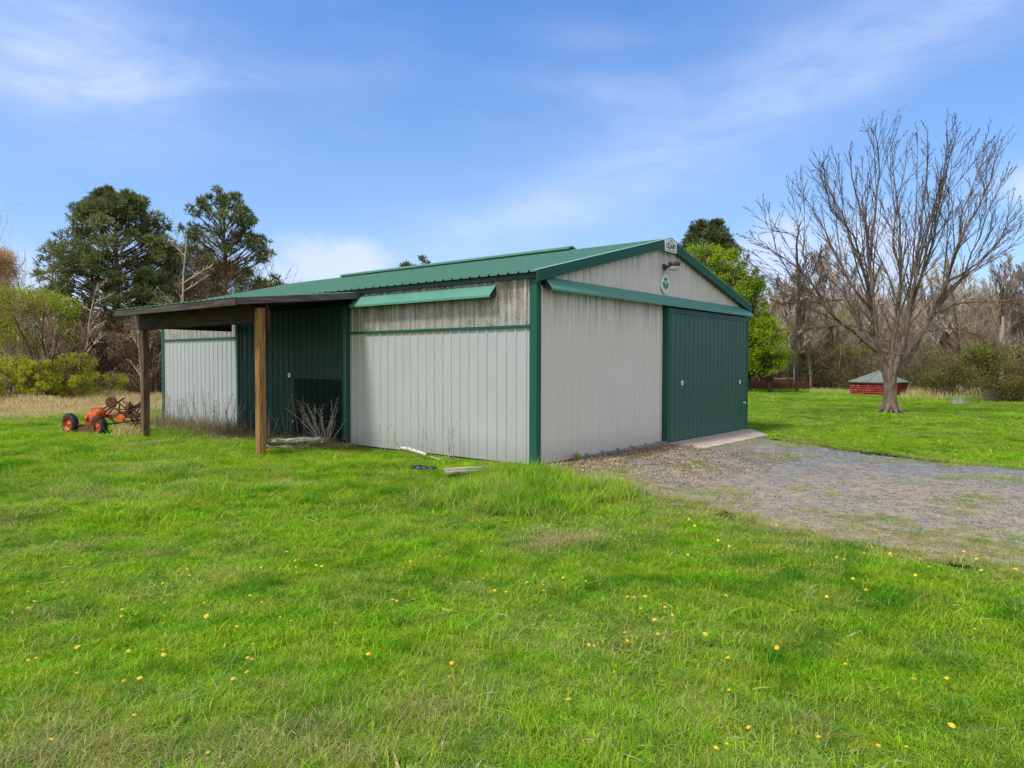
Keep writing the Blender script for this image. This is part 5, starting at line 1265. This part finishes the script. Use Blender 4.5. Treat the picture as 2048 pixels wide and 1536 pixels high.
def build_straw():
    """dry standing grass along the field edge and weeds by the wall"""
    def field(name, label, pts_h, mat, seed, w=.012, segs=2, bend=.35):
        r = np.random.default_rng(seed); V = []; A = []; n = len(pts_h)
        P = np.array([p for p, h in pts_h], float); H = np.array([h for p, h in pts_h])*r.uniform(.5, 1.15, n)
        th = r.uniform(0, 6.283, n); le = bend*H*r.uniform(.1, 1.3, n); dx, dy = np.cos(th)*le, np.sin(th)*le
        ph = r.uniform(0, 6.283, n); wx, wy = np.cos(ph)*w*.5, np.sin(ph)*w*.5
        z = np.zeros(n)
        def row(s, ws): return np.stack([P[:, 0]+dx*s*s-wx*ws, P[:, 1]+dy*s*s-wy*ws, P[:, 2]+H*s*(1-.15*s)], 1), np.stack([P[:, 0]+dx*s*s+wx*ws, P[:, 1]+dy*s*s+wy*ws, P[:, 2]+H*s*(1-.15*s)], 1)
        rows = [row(s, 1-.7*s) for s in np.linspace(0, 1, segs+1)]
        VV = np.stack([x for rr in rows for x in rr], 1).reshape(-1, 3); base = np.arange(n)[:, None]*(2*(segs+1))
        F = np.concatenate([base+np.array([[2*k, 2*k+1, 2*k+3, 2*k+2]]) for k in range(segs)], 0)
        rn = np.tile(r.uniform(0, 1, n), segs)
        o = link(name, np_mesh(name, VV, F, mat, rn)); return tag(o, label, None, None, 'stuff')
    r = random.Random(9); pts = []
    for i in range(52000):                                  # straw field on the far left
        Z = r.uniform(19.5, 40)**1.0; px = r.uniform(-160, 330); p = at(px, Z)
        e = p.y-(19.3+1.4*nz(p.x, p.y, .3, 2)+1.6*nz(p.x, p.y, 1.1, 3))
        if e < 0 and r.random() > .12*math.exp(e): continue
        if e < -1.5: continue
        hh = (.10+.40*sstep(e, 2, 10))*(.7+.6*nz(p.x, p.y, .5, 6)); pts.append(((p.x, p.y, p.z-.01), max(.08, hh)))
    for i in range(900):
        p = at(r.gauss(252, 12), r.gauss(17.5, .25)); pts.append(((p.x, p.y, .0), r.uniform(.12, .38)))
    field('dry_grass', 'tall dry straw grass at the field edge below the lime bushes', pts, M['straw'], 1, .020)
    pts = []
    for i in range(9000):                                   # red brush and dry fringe at the wood's edge on the right
        px = r.uniform(1490, 1625); Z = r.uniform(50.5, 56); p = at(px, Z); pts.append(((p.x, p.y, 0), r.uniform(.5, 1.15)))
    field('red_brush', 'reddish bramble canes along the wood edge beside the green tree', pts, M['red_brush'], 2, .022)
    pts = []
    for i in range(15000):
        px = r.uniform(1620, 2110); Z = r.uniform(44 if px < 1800 else 36+3*r.random(), 54); p = at(px, Z)
        pts.append(((p.x, p.y, 0), r.uniform(.12, .5)*(1 if px > 1790 else .5)))
    field('dry_grass', 'pale dry grass fringe in front of the right woods', pts, M['straw'], 3, .028)
    pts = []
    for i in range(7000):                                   # thatch and weeds under the lean-to
        x = -abs(r.gauss(0, .75))-.12; y = r.uniform(4.6, 13.6)
        if y > 8.3 or r.random() < .45: pts.append(((x-.1, y, .0), r.uniform(.12, .46)*(1.5 if y > 8.6 else .75)*math.exp(-abs(x)*.6)))
    field('dry_weeds', 'brown dry weeds and thatch under the lean-to', pts, M['straw_brown'], 4, .010, 3, .6)
M['straw_brown'] = leafmat('brown weed stalks', (.17, .12, .08), (.46, .36, .25), .2, (.13, .19, .05), .15, big=1.5)
build_straw()

def build_weeds():
    G = 'dry weeds along the long barn wall'
    def weed(x, y, h, n, label, seed, mat='stalk', spread=.25, lean=0.0, pods=6):
        rnd = random.Random(seed); B = Vector((x, y, 0)); T = thing('dry_weed', label, 'weed', tuple(B), G)
        mb = MB(); pd = []
        for i in range(n):
            d = Vector((rnd.gauss(0, spread), rnd.gauss(lean, spread), 1)).normalized(); p = B+Vector((rnd.gauss(0, .05), rnd.gauss(0, .05), 0)); L = h*rnd.uniform(.6, 1.05); pts = [p.copy()]
            bend = Vector((rnd.gauss(0, .12), rnd.gauss(lean*.5, .16), -.05))
            for k in range(6): d = (d+bend*.25*k/3).normalized(); pts.append(pts[-1]+d*L/6)
            mb.tube(pts, [.008, .0075, .007, .0065, .006, .005, .003], 4, False)
            for k in range(pods):
                t = rnd.uniform(.45, 1)*6; j = min(5, int(t)); q = pts[j].lerp(pts[j+1], t-j); e = q+Vector((rnd.gauss(0, .035), rnd.gauss(0, .035), rnd.uniform(.0, .06))); mb.tube([q, e], [.002, .0018], 3, False); pd.append(e)
        mb.build('stalks', M[mat], T, recalc=False)
        leaf_cloud('seed_heads', M['seed'], [(tuple(e), (.012, .012, .018)) for e in pd], 5, .016, 1.6, 0, seed, parent=T)
    M['stalk'] = plain('pale dry stalk', (.30, .27, .22), .8, 0, .35, 12, 0, c2=(.48, .44, .36))
    M['stalk_green'] = plain('greenish dry stalk', (.13, .16, .08), .8, 0, .3, 12, 0, c2=(.30, .30, .17))
    M['seed'] = leafmat('weed seed heads', (.16, .16, .10), (.42, .40, .30), .2, big=2)
    L = [(-.45, 5.45, 1.15, 24, 'largest fan of pale arching stalks right of the timber pile', .50, .25, 'stalk'), (-.40, 5.75, 1.0, 5, 'thin pale weed just left of the big stalk fan', .18, .0, 'stalk'),
         (-.35, 6.35, 1.25, 4, 'tall pale weed before the dark door patch', .14, -.1, 'stalk_green'), (-.4, 6.9, 1.1, 4, 'tall feathery weed in the middle of the green door', .14, .1, 'stalk_green'),
         (-.4, 7.6, .8, 5, 'short pale weed right behind the near post', .15, 0, 'stalk'), (-.5, 8.0, .9, 5, 'pale weed peeping out beside the near post', .15, 0, 'stalk'),
         (-.5, 9.2, 1.0, 9, 'brown weed clump at the far edge of the green door', .2, 0, 'stalk'), (-.5, 9.9, 1.25, 8, 'dense weed clump at the near end of the far grey wall', .2, .1, 'stalk'),
         (-.5, 10.5, 1.45, 4, 'arching green weed against the far grey wall', .18, .3, 'stalk_green'), (-.5, 11.1, 1.3, 4, 'tall curling weed in the middle of the far grey wall', .2, .25, 'stalk_green'),
         (-.5, 11.9, 1.0, 6, 'thin brown weed left of the curling ones on the grey wall', .15, 0, 'stalk'), (-.5, 12.7, 1.1, 6, 'thin weed near the far corner of the grey wall', .15, 0, 'stalk'), (-.5, 13.3, 1.0, 6, 'outermost weed at the far barn corner', .15, 0, 'stalk'),
         (-.25, 2.6, .75, 2, 'two thin bare stems before the near grey wall, left pair', .12, .1, 'stalk'), (-.25, 1.75, .8, 3, 'thin bare stems before the near grey wall, nearest the corner', .14, -.05, 'stalk'), (-.25, 3.7, .6, 2, 'single wispy stem above the birch branch', .12, .1, 'stalk')]
    for k, (x, y, h, n, lab, sp, ln, mt) in enumerate(L): weed(x, y, h, n, lab, 100+k, mt, sp, ln, 3 if h < .9 else 9)
    # small green weed at the foot of the gable
    B = Vector((1.02, -.16, .0)); T = thing('green_weed', 'small dark green weed at the end of the floor rail', 'weed', tuple(B))
    mb = MB(); mb.tube([B, B+Vector((0, 0, .10))], .004, 4, False); mb.build('stem', M['stalk_green'], T); leaf_cloud('leaves', M['leaf_green'], [((B.x, B.y, .10), (.11, .08, .09))], 160, .035, 2, 0, 5, parent=T)
build_weeds()

# ------------------------------------------------------------------ right-hand trees and woods
def build_right_trees():
    pine(1415, 58, 440, 'dark spreading pine above the lime tree behind the gable', [(.45, 2.4, 2.4), (.62, 2.8, 3.2), (.75, 2.6, 2.9), (.86, 2.4, 1.8), (1, 1.2, .9)], 71, .22, 110, mat='needles2', rc=(.4, .75))
    def leafy(px, Z, ytop, hw, label, seed, low, n, mat='leaf_green', tr=.14, per=95, rc=(.22, .75), lean=0.0, sz=.13):
        rnd = random.Random(seed); B = at(px, Z); H = hgt(ytop, Z)-B.z; T = thing('leafy_tree', label, 'tree', tuple(B), 'fresh green trees beside the barn')
        mb = MB(); cl = []; pts = [B+RH*lean*k/6+Vector((rnd.gauss(0, .05), rnd.gauss(0, .05), H*.8*k/6)) for k in range(7)]; mb.tube(pts, [tr*(1-.75*k/6) for k in range(7)], 9, False)
        for i in range(n):
            f = low+(1-low)*rnd.random(); wf = math.sqrt(max(.08, 1-((f-(low+.45*(1-low)))/(.60*(1-low)))**2)); a = rnd.uniform(0, 6.283); q = rnd.uniform(.25, 1)**.5; rr = rnd.uniform(*rc)
            c = B+RH*(lean+math.cos(a)*max(.1, hw*wf-rr*.4)*q)+FH*(math.sin(a)*max(.1, hw*.8*wf-rr*.4)*q)+Vector((0, 0, min(H*f, H-rr*.5))); cl.append((tuple(c), (rr, rr, rr*.75)))
            s = pts[min(6, max(1, int((f-.15)*7)))]; mb.tube([s, s.lerp(c, .5)+Vector((0, 0, -.1)), c], [.04, .025, .01], 4, False)
        mb.build('trunk', M['bark_dark'], T, recalc=False); leaf_cloud('crown', M[mat], cl, per, sz, 1.5, 0, seed, parent=T)
    leafy(1400, 50, 490, 2.5, 'lime tree rising just behind the gable ridge', 72, .35, 120, 'lime')
    leafy(1455, 47, 500, 2.3, 'tall fresh green tree in the middle behind the gable', 73, .2, 150, 'lime')
    leafy(1498, 45, 555, 1.7, 'slim green tree beside the gable corner', 74, .15, 110, 'leaf_green')
    leafy(1542, 44, 635, 1.7, 'low rounded green tree with black trunk beside the barn', 75, .28, 90, 'lime', .15, lean=-.6, per=110)
    shrub('olive_bush', 'large olive bush at the right edge behind the slat panel', 2035, 35, 685, 2.9, 'olive', 'twig_brown', 81, 90, 330, .085, 1.8, (.4, .8), .12, stems=40, rise=0)
    shrub('olive_bush', 'olive bush left of the slat panel', 1900, 40, 700, 1.9, 'olive', 'twig_brown', 82, 46, 170, .08, 1.8, (.35, .7), .15, stems=34)
    shrub('olive_bush', 'loose olive bush behind the red shed', 1700, 50, 690, 2.4, 'olive', 'twig_brown', 83, 50, 120, .09, 1.8, (.45, .8), .12, stems=36)
    shrub('olive_bush', 'yellow-olive bush left of the maple trunk', 1620, 52, 660, 2.4, 'olive', 'twig_brown', 84, 52, 120, .09, 1.8, (.45, .8), .12, stems=36)
    shrub('olive_bush', 'thin olive bush right of the maple trunk', 1840, 47, 690, 2.2, 'olive', 'twig_brown', 85, 44, 120, .09, 1.8, (.45, .8), .12, stems=34)
    shrub('willow_bush', 'tall yellow-green willow bush left of the maple, in front of the woods', 1665, 54, 610, 2.3, 'willow', 'twig_grey', 91, 50, 60, .09, 1.8, (.45, .8), .15, stems=30)
    shrub('willow_bush', 'yellow-green willow bush behind the maple trunk', 1760, 56, 640, 2.3, 'willow', 'twig_grey', 92, 44, 50, .09, 1.8, (.45, .8), .15, stems=30)
    shrub('willow_bush', 'loose yellow-green bush behind the red brush, left of the others', 1585, 57, 620, 2.2, 'willow', 'twig_grey', 94, 44, 50, .09, 1.8, (.4, .8), .15, stems=30)
    shrub('willow_bush', 'yellow-green bush between the maple and the dead snag', 1870, 56, 630, 2.4, 'willow', 'twig_grey', 95, 44, 50, .09, 1.8, (.4, .8), .15, stems=30)
    shrub('ochre_bush', 'golden brown budding bush above the olive bush', 1960, 50, 615, 2.2, 'ochre', 'twig_grey', 93, 50, 80, .09, 1.8, (.45, .8), .2, stems=30)
    shrub('ochre_tree', 'ochre budding tree high behind the maple, right side', 1905, 58, 590, 2.4, 'ochre', 'twig_grey', 86, 40, 70, .11, 1.8, (.45, .8), .35, stems=24, cat='tree')
    shrub('ochre_tree', 'yellowish budding tree seen through the maple, left side', 1660, 60, 505, 2.4, 'willow', 'twig_grey', 87, 36, 44, .11, 1.8, (.45, .8), .45, stems=24, cat='tree')
    shrub('ochre_tree', 'faint ochre treetop behind the middle of the maple', 1770, 62, 560, 2.4, 'ochre', 'twig_grey', 88, 30, 34, .11, 1.8, (.45, .8), .4, stems=24, cat='tree')
    # snag: broken pale trunk
    rnd = random.Random(4); B = at(2003, 44); T = thing('dead_snag', 'broken pale barkless trunk standing above the olive bush', 'tree', tuple(B)); H = hgt(632, 44)
    mb = MB(); mb.tube([B, B+Vector((.03, 0, H*.5)), B+Vector((-.02, .03, H*.85)), B+Vector((.05, 0, H))], [.17, .15, .14, .05], 9); mb.build('trunk', M['bark_pale'], T, recalc=False)
    mb = MB(); mb.tube([B+Vector((0, 0, H*.8)), B-RH*.1+Vector((0, 0, H*.9)), B-RH*.16+Vector((0, 0, H*1.02))], [.06, .05, .02], 6); mb.build('splinter', M['bark_dark'], T, recalc=False)
    # tall leaning dead trunk seen through the maple's left side
    B = at(1594, 47); T = thing('dead_tree', 'dark dead tree with hooked top left of the maple', 'tree', tuple(B)); H = hgt(440, 47); paths = []
    tr = [B, B+RH*-.1+Vector((0, 0, H*.3)), B+RH*.05+Vector((0, 0, H*.6)), B-RH*.15+Vector((0, 0, H*.85)), B+RH*.0+Vector((0, 0, H*.96)), B+RH*.2+Vector((0, 0, H))]
    mb = MB(); mb.tube(tr, [.12, .10, .085, .065, .05, .03], 8, False); mb.build('trunk', M['bark_dark'], T, recalc=False)
    for k in range(9):
        z = H*rnd.uniform(.45, .95); branch(paths, B+Vector((0, 0, z)), Vector((rnd.gauss(0, 1), rnd.gauss(0, 1), .4)), rnd.uniform(.6, 1.8), .03, 1, 2, rnd, .1, .6, 4, (3, 5), .5, .14, .009)
    twigs_mb(paths, lambda l: True).build('crown', M['twig_grey'], T, recalc=False)

def woods():
    # eight grown bare trees, then each tree of the wood is its own copy
    protos = []
    for s in range(8):
        rnd = random.Random(200+s); paths = []; H = 9.0
        branch(paths, Vector((0, 0, -.15)), Vector((rnd.gauss(0, .07), rnd.gauss(0, .07), 1)), H, .13+.02*(s % 3), 0, 3, rnd, .42, .55, 9, (9, 12), .44, .055, .014)
        paths = [p for p in paths if p[2] == 0 or p[0][0].z > 2.0+.3*s]
        tr = tubes_mb(paths, lambda l: l == 0, lambda l: 7); tm = D.meshes.new('trunk'); tm.from_pydata(tr.v, [], tr.f); tm.materials.append(M[('bark_grey', 'bark_dark', 'bark_grey')[s % 3]])
        tw = twigs_mb(paths, lambda l: l > 0, 1.0); cm = D.meshes.new('crown'); cm.from_pydata(tw.v, [], tw.f); cm.materials.append(M[('twig_grey', 'twig_brown', 'twig_grey', 'twig_grey')[s % 4]])
        protos.append((tm, cm))
    rnd = random.Random(77); k = 0
    def put(px, Z, h, label, group):
        nonlocal k
        p = at(px, Z); o = D.objects.new('bare_tree', None); COL.objects.link(o); o.location = p; s = h/9.0; o.scale = (s*rnd.uniform(.9, 1.2),)*2+(s,); o.rotation_euler = (0, 0, rnd.uniform(0, 6.28))
        tag(o, label, 'tree', group); tm, cm = protos[k % 8]; k += 1
        for nm, me in (('trunk', tm), ('crown', cm)):
            c = D.objects.new(nm, me); COL.objects.link(c); c.parent = o
    ordw = 'first second third fourth fifth sixth seventh eighth ninth tenth eleventh twelfth thirteenth fourteenth fifteenth sixteenth seventeenth eighteenth nineteenth twentieth'.split()
    def nth(i, n):
        return 'leftmost' if i == 0 else 'rightmost' if i == n-1 else ordw[i]+' from the left' if i < 20 and i <= n//2+2 else ordw[n-1-i]+' from the right'
    for q, px in enumerate(np.linspace(1500, 2120, 34)):
        Z = rnd.uniform(50, 62); yt = 590+rnd.uniform(-40, 50)-(30 if px > 1950 else 0)+(-35 if px < 1640 else 0)
        put(px+rnd.uniform(-9, 9), Z, hgt(yt, Z), 'slender bare grey tree in the front row of the woods, '+nth(q, 34), 'bare trees at the front of the woods')
    for q, px in enumerate((205, 255, 310, 380, 505)):
        Z = rnd.uniform(47, 58); put(px+rnd.uniform(-6, 6), Z, hgt(655+rnd.uniform(-20, 30), Z), 'bare thin tree in the brown thicket behind the lean-to, '+nth(q, 5), 'bare trees in the left thicket')
    # the far mass of the wood reads as one
    P = []; RO = []; S = []; I = []
    for i in range(170):
        side = i % 8
        px = rnd.uniform(1470, 2260) if side else rnd.uniform(-260, 560)
        Z = rnd.uniform(62, 95); h = hgt(640+rnd.uniform(-45, 55), Z) if side else hgt(690+rnd.uniform(-25, 20), Z)
        p = at(px, Z); P.append((p.x, p.y, 0)); s = h/9; RO.append((0, 0, rnd.uniform(0, 6.28))); S.append((s*1.2, s*1.2, s)); I.append(i % 8)
    ms = []
    for tm, cm in protos:
        v = [x.co[:] for x in tm.vertices]; n = len(v); v += [x.co[:] for x in cm.vertices]; f = [tuple(p.vertices) for p in tm.polygons]+[tuple(n+q for q in p.vertices) for p in cm.polygons]
        me = D.meshes.new('woods'); me.from_pydata(v, [], f); me.materials.append(M['twig_grey']); ms.append(me)
    gn_scatter('woods', ms, P, RO, S, I, {}, 'distant bare grey woods closing the view')
    # undergrowth at the foot of the wood
    V = []; A = []
    r = np.random.default_rng(12); pts = []
    mb = MB(); pp = []
    for s in range(3):
        rn = random.Random(300+s); paths = []
        for j in range(9):
            a = rn.uniform(0, 6.28); branch(paths, Vector((rn.gauss(0, .25), rn.gauss(0, .25), -.05)), Vector((math.cos(a)*.5, math.sin(a)*.5, 1)), rn.uniform(1.2, 2.3), .024, 0, 2, rn, .1, .6, 4, (4, 6), .55, .15, .010)
        t = twigs_mb(paths, lambda l: True); me = D.meshes.new('under'); me.from_pydata(t.v, [], t.f); me.materials.append(M['twig_brown' if s != 1 else 'twig_grey']); pp.append(me)
    P = []; RO = []; S = []; I = []
    for i in range(620):
        left = i % 5 == 0; px = rnd.uniform(1490, 2200) if not left else rnd.uniform(-150, 560); Z = rnd.uniform(53, 72) if not left else rnd.uniform(44, 62)
        p = at(px, Z); P.append((p.x, p.y, 0)); RO.append((0, 0, rnd.uniform(0, 6.28))); q = rnd.uniform(.7, 1.5); S.append((q*1.3, q*1.3, q)); I.append(i % 3)
    gn_scatter('undergrowth', pp, P, RO, S, I, {}, 'tangled leafless undergrowth at the foot of the woods')
build_right_trees()
woods()
